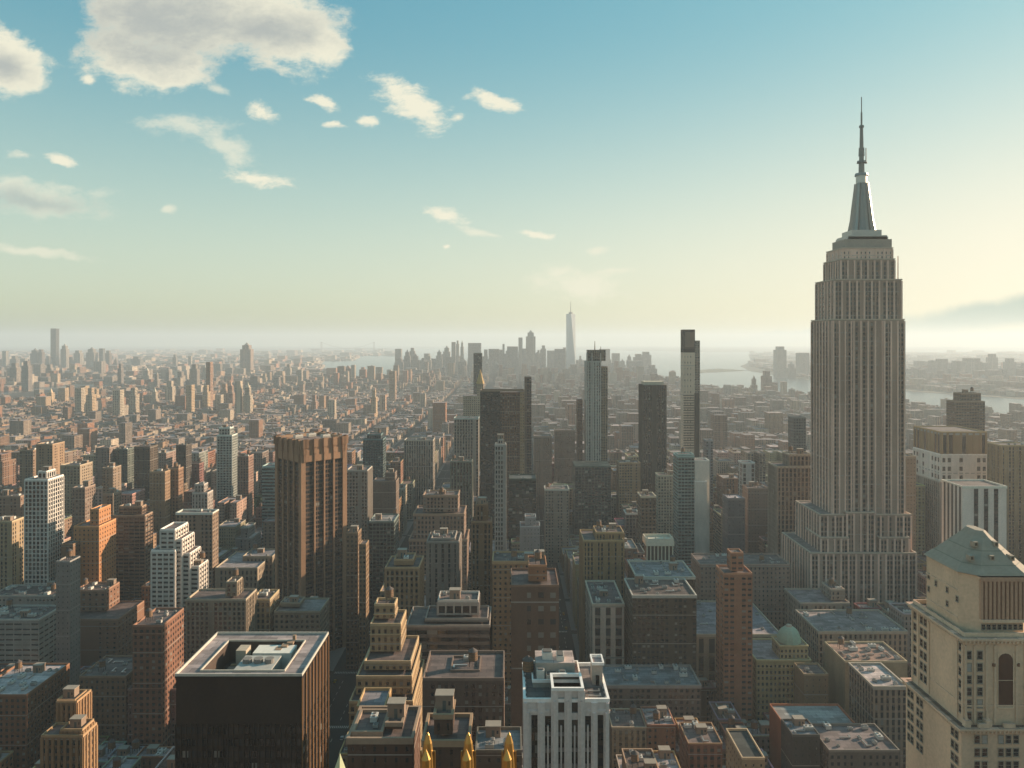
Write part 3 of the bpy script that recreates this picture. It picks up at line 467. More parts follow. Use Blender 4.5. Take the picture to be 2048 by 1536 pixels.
# ------------------------------------------------------------------ great spired tower
def ribs(mb, x0, x1, y0, y1, z0, z1, step, wd, dp, c, sides='nwe', mat='f'):
    if 'n' in sides:
        n = max(1, round((x1 - x0) / step))
        for i in range(n + 1):
            x = x0 + (x1 - x0) * i / n; mb.box(x - wd / 2, x + wd / 2, y0 - dp, y0, z0, z1, c, c, 0, mat)
    n = max(1, round((y1 - y0) / step))
    for i in range(n + 1):
        y = y0 + (y1 - y0) * i / n
        if 'w' in sides: mb.box(x1, x1 + dp, y - wd / 2, y + wd / 2, z0, z1, c, c, 0, mat)
        if 'e' in sides: mb.box(x0 - dp, x0, y - wd / 2, y + wd / 2, z0, z1, c, c, 0, mat)
def spired_tower():
    lime = (.86, .69, .61); Y = 600
    st = S((.42, .34, .29), .66, .6, .5, 2.9, 3.7, .03, .4); xc = X(1738, Y)
    root = thing('skyscraper', 'giant limestone skyscraper in setbacks topped by a silver mast and needle', 'skyscraper', (xc, Y + 25, 0))
    wb, tb = MB(), MB()
    def tier(px0, px1, py, yf, D, z0, step=5.8, wd=1.3, dp=.55, s_=st, side='nwe'):
        x0, x1 = X(px0, yf), X(px1, yf); z1 = Z(py, yf)
        wb.box(x0, x1, yf, yf + D, z0, z1, s_, (.3, .28, .25), 1.5); ribs(wb, x0, x1, yf, yf + D, z0, z1 - .6, step, wd, dp, lime, side)
        tb.rim(x0 - .5, x1 + .5, yf - .5, yf + D + .5, z1 - .02, .9, .9, (.5, .44, .38)); RESERVED.append((x0 - 1, x1 + 1, yf - 1, yf + D + 1)); return z1
    tier(1622, 1832, 1107, 588, 62, 0); tier(1640, 1822, 1030, 596, 50, 0)
    tier(1642, 1696, 1076, 592, 30, 0, side='ne'); tier(1760, 1818, 1076, 592, 30, 0, side='nw'); tier(1694, 1749, 1026, 593.6, 20, 0, side='nwe')
    z1 = tier(1664, 1808, 640, 600, 41, 0)
    # the recessed bays of the shaft: raised end pavilions
    for a, b_ in ((1664, 1702), (1766, 1808)):
        x0, x1 = X(a, 600), X(b_, 600); wb.box(x0 + .4, x1 - .4, 598.6, 600, 100, z1 - .8, st, lime); ribs(wb, x0 + .4, x1 - .4, 598.6, 600, 100, z1 - .8, 4.6, 1.2, .5, lime, 'n')
    z2 = tier(1669, 1803, 560, 602, 37, z1); z3 = tier(1682, 1789, 519, 604, 33, z2, 5.0); z4 = tier(1685, 1785, 497, 605, 30, z3, 7, 1.2, .4, S(lime, .3, .5, .9, 3.2, 3.4))
    part('wall', wb, root); part('parapet', tb, root)
    mc = (.34, .36, .38); xm, ym = X(1723, 620), 620
    def zz(py): return Z(py, ym)
    pb = MB(); m2 = lambda px: px * ym / F
    pb.box(xm - m2(46), xm + m2(46), ym - 12, ym + 12, z4, zz(482), (.33, .30, .27), (.3, .3, .3), 0, 'p', 'r'); pb.rim(xm - m2(40), xm + m2(40), ym - 11, ym + 11, zz(482), 2.2, .3, mc, 'm')
    pb.box(xm - m2(38), xm + m2(38), ym - 11, ym + 11, zz(482) + .01, zz(474), mc, mc, 0, 'm'); pb.box(xm - m2(29), xm + m2(29), ym - 9.5, ym + 9.5, zz(474), zz(463), mc, mc, 0, 'm')
    part('observation_deck', pb, root)
    mb = MB()
    prof = [(463, 23), (440, 19), (410, 16), (385, 13.2), (367, 11.5)]
    for (a, ra), (b_, rb_) in zip(prof, prof[1:]):
        mb.cone(xm, ym, zz(a), zz(b_), m2(ra) * .82, m2(rb_) * .82, 16, (.22, .22, .22), 'm', False)
        for k in range(4):                            # winged buttresses at the corners
            t = math.pi / 4 + k * math.pi / 2; ux, uy = math.cos(t), math.sin(t); n_ = (-uy * .9, ux * .9)
            r0, r1 = m2(ra) * 1.18, m2(rb_) * 1.18
            P0, P1 = (xm + ux * r0, ym + uy * r0), (xm + ux * r1, ym + uy * r1)
            q = lambda P, s_, z: (P[0] + n_[0] * s_, P[1] + n_[1] * s_, z)
            mb.face([q((xm, ym), 1, zz(a)), q((xm, ym), 1, zz(b_)), q(P1, 1, zz(b_)), q(P0, 1, zz(a))], (.25, .25, .25), None, 'm')
            mb.face([q((xm, ym), -1, zz(a)), q(P0, -1, zz(a)), q(P1, -1, zz(b_)), q((xm, ym), -1, zz(b_))], (.25, .25, .25), None, 'm')
            mb.face([q(P0, -1, zz(a)), q(P0, 1, zz(a)), q(P1, 1, zz(b_)), q(P1, -1, zz(b_))], (.3, .3, .29), None, 'm')
    mb.cone(xm, ym, zz(367), zz(352), m2(10.5), m2(10.5), 16, (.45, .46, .46), 'm'); mb.cone(xm, ym, zz(352), zz(347), m2(13), m2(12), 16, (.25, .26, .26), 'm')
    part('mast', mb, root)
    ab = MB(); g_ = (.16, .16, .16)
    for a, b_, r_ in ((347, 326, 6), (326, 322, 9.5), (322, 312, 5), (312, 296, 6), (296, 275, 4), (275, 255, 3.5), (255, 251, 5), (251, 225, 1.9), (225, 194, 1.0)):
        ab.cone(xm, ym, zz(a), zz(b_), m2(r_), m2(r_ * .92), 8, g_, 'm')
    ab.cone(xm + m2(9), ym, zz(324), zz(296), .45, .4, 6, g_, 'm'); ab.cone(xm + m2(9), ym, zz(327), zz(324), 1, 1, 6, g_, 'm')
    part('antenna', ab, root)
    ab = MB(); xs, ys = X(1796, 612), 612; ab.cone(xs, ys, z2, Z(512, 612), .5, .4, 6, (.4, .4, .4), 'm'); part('antenna', ab, root)
    limit(X(1622, 588), X(1832, 588), 588, 650, 1195)
spired_tower()
# ------------------------------------------------------------------ copper-brown ribbed tower standing at 45 degrees
def ribbed_tower():
    Y = 618; xc, yc = X(622, Y), Y; h = 246 - 192 * Y / F + 0; a = 19.2
    root = thing('ribbed_tower', 'copper-brown ribbed brick tower turned cornerwise with a flared crown', 'tower', (xc, yc, 0)); root.rotation_euler = (0, 0, R(45))
    br = (.37, .25, .17); zc = h - 17
    wb, pb, cb = MB(), MB(), MB()
    wb.box(-a, a, -a, a, 0, zc, S((.15, .11, .08), .82, .62, .9, 2.3, 3.5, .03, .7), False, .3)
    for s_ in range(4):
        cs, sn = round(math.cos(s_ * math.pi / 2)), round(math.sin(s_ * math.pi / 2))
        def bx(mb, u0, u1, v0, v1, z0, z1, c):         # box in face coordinates, v outward from the centre
            xs = [u * cs + v * sn for u, v in ((u0, v0), (u1, v1))]; ys = [u * sn - v * cs for u, v in ((u0, v0), (u1, v1))]
            mb.box(min(xs), max(xs), min(ys), max(ys), z0, z1, c, c, 0, 'f', 'r')
        bx(pb, -a - 1.3, -a + 2.6, a, a + 1.3, 0, zc, br); bx(pb, a - 2.6, a, a, a + 1.3, 0, zc, br)
        for k in range(1, 4):
            u = -a + 2.2 + (2 * a - 4.4) * k / 4; bx(pb, u - .6, u + .6, a, a + 1.3, 0, zc, br)
        bx(cb, -a - 1.2, a, a, a + 1.2, zc, h - .01, br)
        us = [-a + 1.6] + [-a + 2.2 + (2 * a - 4.4) * k / 4 for k in range(5)] + [a - 1.6]
        for u in us:                                   # flares of the crown
            for w_, d_, z0 in ((.8, 1.9, zc), (1.3, 2.5, zc + 6), (1.8, 3.1, zc + 11)): bx(cb, u - w_, u + w_, a + 1.2, a + d_, z0, h + .6, br)
    cb.rim(-a, a, -a, a, h - 3, 3, 1, br); rb = MB(); rb.face([(-a, -a, h - 2), (a, -a, h - 2), (a, a, h - 2), (-a, a, h - 2)], (.25, .22, .2), None, 'r')
    for nm, b_ in (('wall', wb), ('pier', pb), ('crown_band', cb), ('roof', rb)): link(nm, b_.mesh(nm), root)
    for p in ((-8, 6), (5, 8), (9, -7)): o = link('rooftop_unit', UNITS[1], root, (*p, h - 2)); o.scale = (1.6,) * 3
    RESERVED.append((xc - 28, xc + 28, yc - 28, yc + 28)); limit(xc - 27, xc + 27, yc, yc + 1, 1185); LIMITS[-1] = (553, 692, 590, 1185)
ribbed_tower()
# ------------------------------------------------------------------ black tower with open machinery well
def black_tower():
    Y, D = 240, 34; x0, x1 = X(352, Y), X(603, Y); y0, y1 = Y, Y + D; h = Z(1352, Y)
    root = thing('black_tower', 'black glass office tower with a pale roof frame around a sunken machinery well', 'tower', ((x0 + x1) / 2, Y + D / 2, 0))
    wb, fb, rb, pb = MB(), MB(), MB(), MB(); blk = (.045, .032, .026)
    s_ = S(blk, .84, .55, .8, 2.0, 3.7, .03, .5); zb = h - 15
    wb.box(x0, x1, y0, y1, 0, zb, s_, False, 0); wb.box(x0, x1, y0, y1, zb, h - .6, blk, False, 0)
    wb.box(x0 - .3, x1 + .3, y0 - .3, y1 + .3, h - .6, h, (.03, .022, .018), False, 0)
    n = 24
    for i in range(n + 1):
        x = x0 + (x1 - x0) * i / n; fb.box(x - .14, x + .14, y0 - .45, y0, 0, zb, blk, blk, 0)
    n = 8
    for i in range(n + 1):
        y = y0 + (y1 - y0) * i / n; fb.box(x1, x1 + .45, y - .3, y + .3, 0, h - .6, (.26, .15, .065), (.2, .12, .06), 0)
    t = 6.5; c = (.40, .42, .42)
    for b in ((x0 - .3, x1 + .3, y0 - .3, y0 + t * .55), (x0 - .3, x1 + .3, y1 - t, y1 + .3), (x0 - .3, x0 + t, y0 + t * .55, y1 - t), (x1 - t, x1 + .3, y0 + t * .55, y1 - t)):
        rb.face([(b[0], b[2], h + .002), (b[1], b[2], h + .002), (b[1], b[3], h + .002), (b[0], b[3], h + .002)], c, None, 'r')
    xi, xj, yi, yj = x0 + t, x1 - t, y0 + t * .55, y1 - t
    for (p, q) in (((xi, yi), (xi, yj)), ((xi, yj), (xj, yj)), ((xj, yj), (xj, yi)), ((xj, yi), (xi, yi))): rb.wall(p, q, h - 7, h, (.10, .08, .07), 0)
    rb.face([(xi, yi, h - 7), (xj, yi, h - 7), (xj, yj, h - 7), (xi, yj, h - 7)], (.05, .045, .04), None, 'r')
    pb.rim(x0 - .3, x1 + .3, y0 - .3, y1 + .3, h + .004, .8, .35, (.5, .5, .47)); pb.rim(xi - .4, xj + .4, yi - .4, yj + .4, h + .004, .5, .35, (.5, .49, .45))
    part('wall', wb, root); part('fin', fb, root); part('roof_frame', rb, root); part('parapet', pb, root)
    def mach(name, b, mats): m = MB(); m.box(*b, mats, tuple(v * 1.1 for v in mats), 0, 'p', bottom=True); return part(name, m, root)
    zf = h - 7
    mach('cooling_tower', (xj - 17, xj - 5, yi + 3, yi + 14, zf, zf + 6.2), (.36, .38, .38)); mach('cooling_tower', (xj - 15, xj - 2, yj - 9, yj - 2, zf, zf + 6.6), (.62, .64, .62))
    o = MB()
    for i in range(3): o.cone(xj - 14.5 + i * 3.6, yi + 8.5, zf + 6.2, zf + 7.6, 1.5, 1.5, 14, (.2, .2, .2))
    part('fan_stack', o, root); mach('cabin', (xj - 21, xj - 17.6, yi + 16, yi + 21, zf, zf + 7), (.40, .36, .30)); mach('cabin', (xi + 4, xi + 12, yi + 8, yi + 13, zf, zf + 3), (.16, .13, .11))
    o = MB()                                          # the crane jib lying across the well
    for k in range(9):
        u = k / 9; o.box(xi + 9 + u * 13, xi + 11.2 + u * 13, yi + 4 + u * 20, yi + 7 + u * 20, zf + 4 + u * 3, zf + 4.7 + u * 3, (.30, .22, .16), None, 0, 'p', bottom=True)
    o.box(xi + 22, xi + 23, yi + 24, yi + 25, zf, zf + 9, (.3, .22, .16), None, 0, 'p'); o.box(xi + 9, xi + 10, yi + 4, yi + 5, zf, zf + 4, (.3, .22, .16), None, 0, 'p'); part('crane', o, root)
    for (a, b, w_, l_) in ((5, 24, 14, 1.2), (3, 17, 9, 1.0), (10, 11, 1.1, 14)):
        mach('pipe', (xi + a, xi + a + w_, yi + b, yi + b + min(l_, yj - yi - b - 1), zf + .6, zf + 1.8), (.36, .28, .18))
    for k, (u, z_) in enumerate(((.42, -40), (.77, -34), (.85, -58), (.68, -47), (.15, -35))):       # panes with blinds drawn
        m = MB(); x = x0 + (x1 - x0) * u; m.box(x - .7, x + .7, y0 - .5, y0 - .46, h + z_, h + z_ + 2.6, (.32, .28, .2), None, 0, 'p', bottom=True); part('blind', m, root)
    RESERVED.append((x0 - 1, x1 + 2, y0 - 1, y1 + 1)); limit(x0, x1, y0, y1, 1536)
black_tower()
# ------------------------------------------------------------------ windows as parts
def window_mesh(w_, h_, c=(.02, .022, .026), fr=(.3, .28, .24), arch=False):
    b = MB()
    if arch:
        n = 8; pts = [(-w_ / 2, 0), (w_ / 2, 0), (w_ / 2, h_ - w_ / 2)] + [(w_ / 2 * math.cos(math.pi * i / n), h_ - w_ / 2 + w_ / 2 * math.sin(math.pi * i / n)) for i in range(1, n)] + [(-w_ / 2, h_ - w_ / 2)]
        b.face([(x, -.04, z) for x, z in pts], c, None, 'g')
    else: b.face([(-w_ / 2, -.04, 0), (w_ / 2, -.04, 0), (w_ / 2, -.04, h_), (-w_ / 2, -.04, h_)], c, None, 'g')
    b.box(-w_ / 2 - .15, w_ / 2 + .15, -.28, -.02, -.22, 0, fr, None, 0, 'p', bottom=True)
    b.box(-w_ / 2 - .12, -w_ / 2, -.16, -.02, 0, h_, fr, None, 0, 'p'); b.box(w_ / 2, w_ / 2 + .12, -.16, -.02, 0, h_, fr, None, 0, 'p')
    if not arch: b.box(-w_ / 2 - .15, w_ / 2 + .15, -.2, -.02, h_, h_ + .2, fr, None, 0, 'p', bottom=True)
    b.box(-w_ / 2, w_ / 2, -.09, -.045, h_ * .5 - .05, h_ * .5 + .05, fr, None, 0, 'p', bottom=True)
    return b.mesh('window')
def put(me, root, x, y, z, face='n', name='window'):
    o = link(name, me, root, (x - root.location.x, y - root.location.y, z)); o.rotation_euler = (0, 0, {'n': 0, 'e': -90, 'w': 90}[face] * math.pi / 180); return o
# ------------------------------------------------------------------ black-and-white striped tower
def striped_tower():
    Y, D = 213, 24; root = thing('striped_tower', 'white stone tower with black vertical window stripes and a white clutter-topped crown', 'tower', (X(1133, Y), Y + D / 2, 0))
    wh = (.86, .88, .90); wb, pb, rb, cb = MB(), MB(), MB(), MB()
    x0, x1 = X(1048, Y), X(1218, Y); zs, zc, zl = Z(1402, Y), Z(1378, Y), Z(1478, Y)
    blk = S((.10, .09, .08), .9, .62, .8, 2.2, 3.5, .25, .6)
    wb.box(x0 + .8, x1 - .8, Y + .8, Y + D, 0, zs - .3, blk, False, 1); wb.box(X(1104, Y), X(1167, Y), Y + .6, Y + 9, zs - 12, zc - .3, (.14, .13, .12), False, 0)
    cols = [1069, 1096, 1122.5, 1149.5, 1176, 1201]; hw = 6.2; edges = [1048] + [e for c in cols for e in (c - hw, c + hw)] + [1218]
    for i in range(0, len(edges), 2):
        a, b = X(edges[i], Y), X(edges[i + 1], Y); top = zc if i in (4, 6, 8) else zs
        pb.box(a, b, Y - (.5 if 0 < i < 12 else 0), Y + .8, 0, top - .3, wh, wh, 0); m_ = (a + b) / 2
        pb.box(m_ - .3, m_ + .3, Y - .9, Y - (.5 if 0 < i < 12 else 0), 0, top - 3, wh, wh, 0)
    for k, c in enumerate(cols):
        a, b = X(c - hw, Y), X(c + hw, Y); top = zc if k in (2, 3) else zs; hd = Z(1395, Y) if k in (2, 3) else (Z(1432, Y) if k in (1, 4) else Z(1430, Y))
        pb.box(a, b, Y, Y + .8, hd, top - .3, wh, wh, 0)
        if k in (2, 3): pb.box(a, b, Y + .1, Y + .8, Z(1440, Y), Z(1426, Y), wh, wh, 0)
        if 0 < k < 5:
            pb.box((a + b) / 2 - .22, (a + b) / 2 + .22, Y + .15, Y + .8, 0, Z(1452, Y), wh, wh, 0)
            for j in range(12): z = Z(1440, Y) - 3.6 - j * 4.4; pb.box(a, b, Y + .4, Y + .8, z - 1.1, z, (.33, .33, .34), None, 0, bottom=True)
    for s_, xx in (('w', x1), ('e', x0)):
        n = 8
        for i in range(n + 1):
            y = Y + D * i / n; (pb.box(x1 - .8, x1, y - .7, y + .7, 0, zs - .3, wh, wh, 0) if s_ == 'w' else pb.box(x0, x0 + .8, y - .7, y + .7, 0, zs - .3, wh, wh, 0))
    cb.rim(x0 - .2, x1 + .2, Y - .2, Y + D, zs - .3, 1.0, .7, wh); cb.rim(X(1103, Y), X(1168, Y), Y - .7, Y + 9, zc - .3, .9, .7, wh); cb.box(x0 - .3, X(1098, Y), Y - .35, Y, zs - 3.2, zs - 2.4, wh, None, 0, bottom=True); cb.box(X(1176, Y), x1 + .3, Y - .35, Y, zs - 3.2, zs - 2.4, wh, None, 0, bottom=True)
    zr = zs - .35; rb.face([(x0, Y, zr), (x1, Y, zr), (x1, Y + D, zr), (x0, Y + D, zr)], (.2, .21, .2), None, 'r')
    xa, xb = X(1066, 219), X(1164, 219); zu = Z(1365, 222)
    wb.box(xa, xb, 222, 235, zr, zu, S((.42, .42, .40), .6, .3, .8, 2.2, 4), (.3, .3, .3), 1.0); cb.rim(xa - .2, xb + .2, 221.8, 235.2, zu, .9, .4, wh)
    wb.box(xa + 1, xb - 1.5, 226, 235, zu, zu + 4, (.5, .5, .48), (.55, .55, .52), 0)
    for nm, b_ in (('wall', wb), ('pier', pb), ('roof', rb), ('parapet', cb)): part(nm, b_, root)
    r2 = random.Random(3)
    for (x, y, z_, w_, d_, h_, c_) in [(xa + 1.2, 222.6, zu, 2.2, 2, 3.2, .62), (xa + 4, 223, zu, 3, 2.6, 1.6, .55), (xa + 7.6, 222.6, zu, 2, 2, 2.6, .68), (xa + 10, 223.2, zu, 2.4, 2, 1.5, .4),
                                       (xa + 3, 228, zu + 4, 3, 3, 2.1, .66), (xa + 7.2, 227, zu + 4, 2.2, 4, 1.5, .6)]:
        b = MB(); b.box(x, x + w_, y, y + d_, z_, z_ + h_, (c_, c_, c_ * .97), None, 0, 'p'); b.box(x + .2, x + w_ - .2, y + .3, y + d_ - .3, z_ + h_, z_ + h_ + .3, (.12, .12, .12), None, 0, 'p'); part('rooftop_unit', b, root)
    b = MB()                                          # corner turret with a leaning face
    xt0, xt1 = X(1186, 222), X(1206, 222); zt = Z(1328, 224)
    b.prism([(xt0, 224), (xt1, 223), (xt1 + .4, 229), (xt0, 229)], zr, zt, (.58, .57, .54), (.3, .3, .3), 0); b.rim(xt0 - .2, xt1 + .5, 223, 229.2, zt, .8, .4, wh)
    b.box((xt0 + xt1) / 2 - .5, (xt0 + xt1) / 2 + .5, 223.2, 223.6, zt - 6, zt - 3, (.02, .02, .02), None, 0, 'g'); part('turret', b, root)
    o = link('water_tank', TANK, root, (X(1057, 222) - root.location.x, 228 - root.location.y, zr)); o.scale = (.9,) * 3
    for i in range(2): put(DUCT, root, X(1190, 216), 216 + 3 * i, zr, 'n', 'duct').scale = (.5,) * 3
    RESERVED.append((x0 - 1, x1 + 1, Y - 1, Y + D + 1)); limit(x0, x1, Y, Y + D, 1536)
striped_tower()
# ------------------------------------------------------------------ green-roofed stone tower at the right edge
def green_roofed_tower():
    Y, D, xa, xb = 215.0, 28.0, 126.2, 149.4; st = (.80, .66, .50); stl = (.80, .68, .53)
    root = thing('stone_tower', 'ornate tan stone tower with bracketed cornices under a pale green copper roof', 'tower', ((xa + xb) / 2, Y + D / 2, 0))
    wb, cb, rb, ob = MB(), MB(), MB(), MB(); zl, zm, zu = 138.5, 163.0, 179.5
    wb.box(xa - 1.4, xb + 1.4, Y - 1.2, Y + D + 1, 0, zl, st, (.3, .26, .2), 0); wb.box(xa, xb, Y, Y + D, zl, zm, st, (.3, .26, .2), 0)
    # upper stage with cut corners
    i = 1.6; c = 4.0; X0, X1, Y0, Y1 = xa + i, xb - i, Y + i, Y + D - i
    octa = lambda e, c_: [(X0 - e + c_, Y0 - e), (X1 + e - c_, Y0 - e), (X1 + e, Y0 - e + c_), (X1 + e, Y1 + e - c_), (X1 + e - c_, Y1 + e), (X0 - e + c_, Y1 + e), (X0 - e, Y1 + e - c_), (X0 - e, Y0 - e + c_)]
    wb.prism(octa(0, c), zm, zu, st, (.3, .26, .2), 0)
    at = (.56, .40, .30)
    wb.prism(octa(-.6, c), zu, zu + .01, at, False, 0)
    # attic ribs (reddish arcade)
    nb = 10
    for k in range(nb + 1):
        x = X0 + c + (X1 - X0 - 2 * c) * k / nb; ob.box(x - .35, x + .35, Y0 - .7, Y0, zm + 4.6, zu - 1.2, at, at, 0); 
    ob.box(X0 + c, X1 - c, Y0 - .3, Y0, zm + 4.6, zu - 1.2, (.33, .22, .16), None, 0, bottom=True); ob.box(X0 + c - .4, X1 - c + .4, Y0 - .9, Y0, zu - 1.2, zu, at, at, 0, bottom=True); ob.box(X0 + c - .4, X1 - c + .4, Y0 - 1.0, Y0, zm + 3.8, zm + 4.6, stl, stl, 0, bottom=True)
    part('wall', wb, root); part('arcade', ob, root)
    def cornice(x0, x1, y0, y1, z, e, h_):
        b = cb
        for k_, (ee, zz, hh) in enumerate(((e * .35, z - h_ * 1.3, h_ * .5), (e * .7, z - h_ * .8, h_ * .4), (e, z - h_ * .4, h_ * .4))): b.rim(x0 - ee, x1 + ee, y0 - ee, y1 + ee, zz, hh, ee + .3, stl, 'f')
        n = int((x1 - x0) / 1.1)
        for k in range(n + 1): x = x0 + (x1 - x0) * k / n; b.box(x - .22, x + .22, y0 - e * .85, y0 - e * .3, z - h_ * 1.05, z - h_ * .4, stl, None, 0, bottom=True)
        n = int((y1 - y0) / 1.1)
        for k in range(n + 1): y = y0 + (y1 - y0) * k / n; b.box(x0 - e * .85, x0 - e * .3, y - .22, y + .22, z - h_ * 1.05, z - h_ * .4, stl, None, 0, bottom=True)
    cornice(xa, xb, Y, Y + D, zm, 1.3, 1.3); cornice(xa - 1.4, xb + 1.4, Y - 1.2, Y + D + 1, zl, 1.2, 1.2); cornice(X0 + c, X1 - c, Y0, Y1, zu, .7, .8)
    for x in (xa + .4, xa + 2.9, xb - 2.9, xb - .4, xa + 6.2, xb - 6.2, xa + 8.6, xb - 8.6): cb.box(x - .3, x + .3, Y - .3, Y, zl + .5, zm - 2.2, stl, stl, 0)
    for y in (Y + .5, Y + 3.2, Y + 18, Y + 24, Y + D - .5): cb.box(xa - .3, xa, y - .35, y + .35, zl + .5, zm - 2.2, stl, stl, 0)
    for z in (zm + 3.2, zm + 11, zl + 5.2): cb.rim(*((X0 - .25, X1 + .25, Y0 + c, Y1 - c) if z > zm else (xa - .2, xb + .2, Y - .2, Y + D + .2)), z, .45, .5, stl, 'f')
    for x in (xa + 4.5, xb - 4.5, (xa + xb) / 2): cb.box(x - 1.6, x + 1.6, Y - 1.9, Y - 1.2, zl + .1, zl + 1.2, stl, stl, 0, bottom=True)
    for x in (xa + .2, xa + 6, xb - 6, xb - .2): cb.cone(x, Y - .9, zl + .1, zl + 4.6, .7, 0, 6, stl, 'f'); cb.box(x - .8, x + .8, Y - 1.7, Y - .1, zl + .1, zl + 2.0, stl, stl, 0)
    cb.rim(xa + .2, xb - .2, Y + .2, Y + D - .2, zm + .01, 1.2, .4, stl, 'f')
    part('cornice', cb, root)
    g = (.34, .30, .25); prof = [(0.7, zu + .3), (.2, zu + .9), (-1.6, zu + 2.6), (-4.6, zu + 5.9), (-7.4, zu + 9.0), (-8.6, zu + 10.6)]
    for (e0, z0), (e1, z1) in zip(prof, prof[1:]):
        A, B = octa(e0, max(1.2, c + e0 * .3)), octa(e1, max(1.2, c + e1 * .3))
        for k in range(8): j = (k + 1) % 8; rb.face([(*A[k], z0), (*A[j], z0), (*B[j], z1), (*B[k], z1)], g, None, 'p')
    for e0, z0 in ((-1.6, zu + 2.6), (-4.6, zu + 5.9)):       # seams of the copper sheets
        A, B = octa(e0 + .12, max(1.2, c + e0 * .3)), octa(e0, max(1.2, c + e0 * .3))
        for k in range(8): j = (k + 1) % 8; rb.face([(*A[k], z0 - .1), (*A[j], z0 - .1), (*B[j], z0 + .15), (*B[k], z0 + .15)], (.24, .24, .2), None, 'p')
    rb.face([(*p, prof[-1][1]) for p in octa(-8.6, 1.4)], (.36, .32, .27), None, 'p')
    for k in range(8):                                 # standing ribs on the hips
        A, B = octa(.1, c), octa(-8.6, 1.4)
    part('copper_roof', rb, root)
    for (dx_, dz_) in ((7, 4.2), (12.8, 4.2), (18.5, 4.2), (9.8, 7.4), (15.6, 7.4)):
        b = MB(); x = xa + dx_ - 2.2; y = Y0 + dz_ * .85 - 1; b.box(x - .6, x + .6, y, y + 2, zu + dz_ - .6, zu + dz_ + .9, g, g, 0, 'p'); b.box(x - .35, x + .35, y - .03, y, zu + dz_ - .2, zu + dz_ + .6, (.05, .06, .05), None, 0, 'g'); part('dormer', b, root)
    W1, W2, W3 = window_mesh(1.35, 2.1), window_mesh(1.35, 2.0), window_mesh(1.0, 1.4); W4 = window_mesh(1.35, 2.1, (.33, .36, .36)); r = random.Random(5); cnt = 0
    xc = (xa + xb) / 2
    for row in range(6):                               # north face, shaft
        z = zm - 6.0 - row * 3.4
        if z < zl + 1: break
        for x in (xa + 4.4, xb - 4.4, xa + 1.3, xb - 1.3): put(W4 if r.random() < .2 else W1, root, x, Y, z)
    put(window_mesh(4.2, 15, (.10, .055, .04), stl, True), root, xc, Y, zm - 19.5, 'n', 'arched_window')
    for x in (xc - 3.4, xc + 3.4): b = MB(); b.cone(0, 0, 0, .8, .45, .45, 8, (.2, .12, .08)); put(b.mesh('rosette'), root, x, Y - .2, zm - 8, 'n', 'rosette')
    for row in range(8):                               # below the lower cornice
        z = zl - 4.4 - row * 3.6
        for x in (xa + 2.9, xa + 5.0, xc - 2.1, xc, xc + 2.1, xb - 5, xb - 2.9): put(W4 if r.random() < .15 else W1, root, x, Y - 1.2, z)
    for k in range(8): put(W3, root, X0 + c + (X1 - X0 - 2 * c) * (k + .5) / 8, Y0, zm + 1.6)
    for row in range(12):                              # east flank: pairs near the corners
        z = zm - 4.2 - row * 3.5
        if z > zl: 
            for y in (Y + 1.6, Y + 20, Y + 22.2, Y + 26.0): put(W2, root, xa, y, z, 'e')
        elif z < zl - 3:
            for y in (Y + 1.0, Y + 3.0, Y + 19.5, Y + 21.6, Y + 25, Y + 27): put(W2, root, xa - 1.4, y, z, 'e')
    for y, z in ((Y + 6, zm + 8), (Y + 11, zm + 9), (Y + 17, zm + 9), (Y + 11, zm + 5), (Y + 21, zm + 6), (Y + 21, zm + 10)): put(W3, root, X0, y, z, 'e')
    RESERVED.append((xa - 4, xb + 4, Y - 3, Y + D + 3)); limit(xa - 2, xb, Y, Y + D, 1536)
green_roofed_tower()
# ------------------------------------------------------------------ gold pinnacles of the roof just below the camera
def pinnacle_building():
    Y = 92.0; root = thing('gothic_building', 'gothic rooftop with three gilded pinnacles rising at the bottom edge', 'building', (X(936, Y), Y - 6, 0))
    b = MB(); b.box(-22, 4, 79, 92, 0, 186, S((.4, .34, .26), .4, .5), (.2, .2, .2)); b.rim(-22, 4, 79, 92, 186, 1.6, .5, (.45, .36, .22)); part('wall', b, root)
    gold = (.44, .28, .09)
    for px in (856, 937, 1018):
        x = X(px, Y); zt = Z(1463, Y); b = MB()
        b.cone(x, Y - .2, 186, zt - 5.6, .85, .85, 4, gold, 'm', True, .5)
        for z0, z1, r0, r1 in ((zt - 5.6, zt - 3.0, .8, .72), (zt - 3.0, zt - 1.2, .72, .5), (zt - 1.2, zt - .3, .5, .22), (zt - .3, zt + .05, .22, 0)): b.cone(x, Y - .2, z0, z1, r0, r1, 8, gold, 'm')
        for k in range(4): t = k * math.pi / 2; b.box(x + .8 * math.cos(t) - .1, x + .8 * math.cos(t) + .1, Y - .2 + .8 * math.sin(t) - .1, Y - .2 + .8 * math.sin(t) + .1, 186, zt - 2.2, gold, gold, 0, 'm')
        p = part('pinnacle', b, root); b = MB(); x2 = X(px - 4, Y - 3); z2 = Z(1497, Y - 3)
        b.cone(x2, Y - 3, 186, z2 - 1.2, .62, .55, 8, gold, 'm'); b.cone(x2, Y - 3, z2 - 1.2, z2, .55, 0, 8, gold, 'm')
        q = link('finial', b.mesh('finial', root.location), p)
    b = MB(); x, y = X(680, 120), 120.; zt = Z(1506, y); b.cone(x, y, zt - 6, zt, 2.1, 0, 4, (.52, .58, .40), 'p', True, 0.1); b.box(x - 1.5, x + 1.5, y - 1.5, y + 1.5, 0, zt - 6, (.34, .28, .22), None, 0)
    r2 = thing('copper_spire', 'pale green pointed spire poking up beside the black tower', 'spire', (x, y, 0)); part('spire', b, r2)
    RESERVED.append((-24, 6, 78, 94))
pinnacle_building()
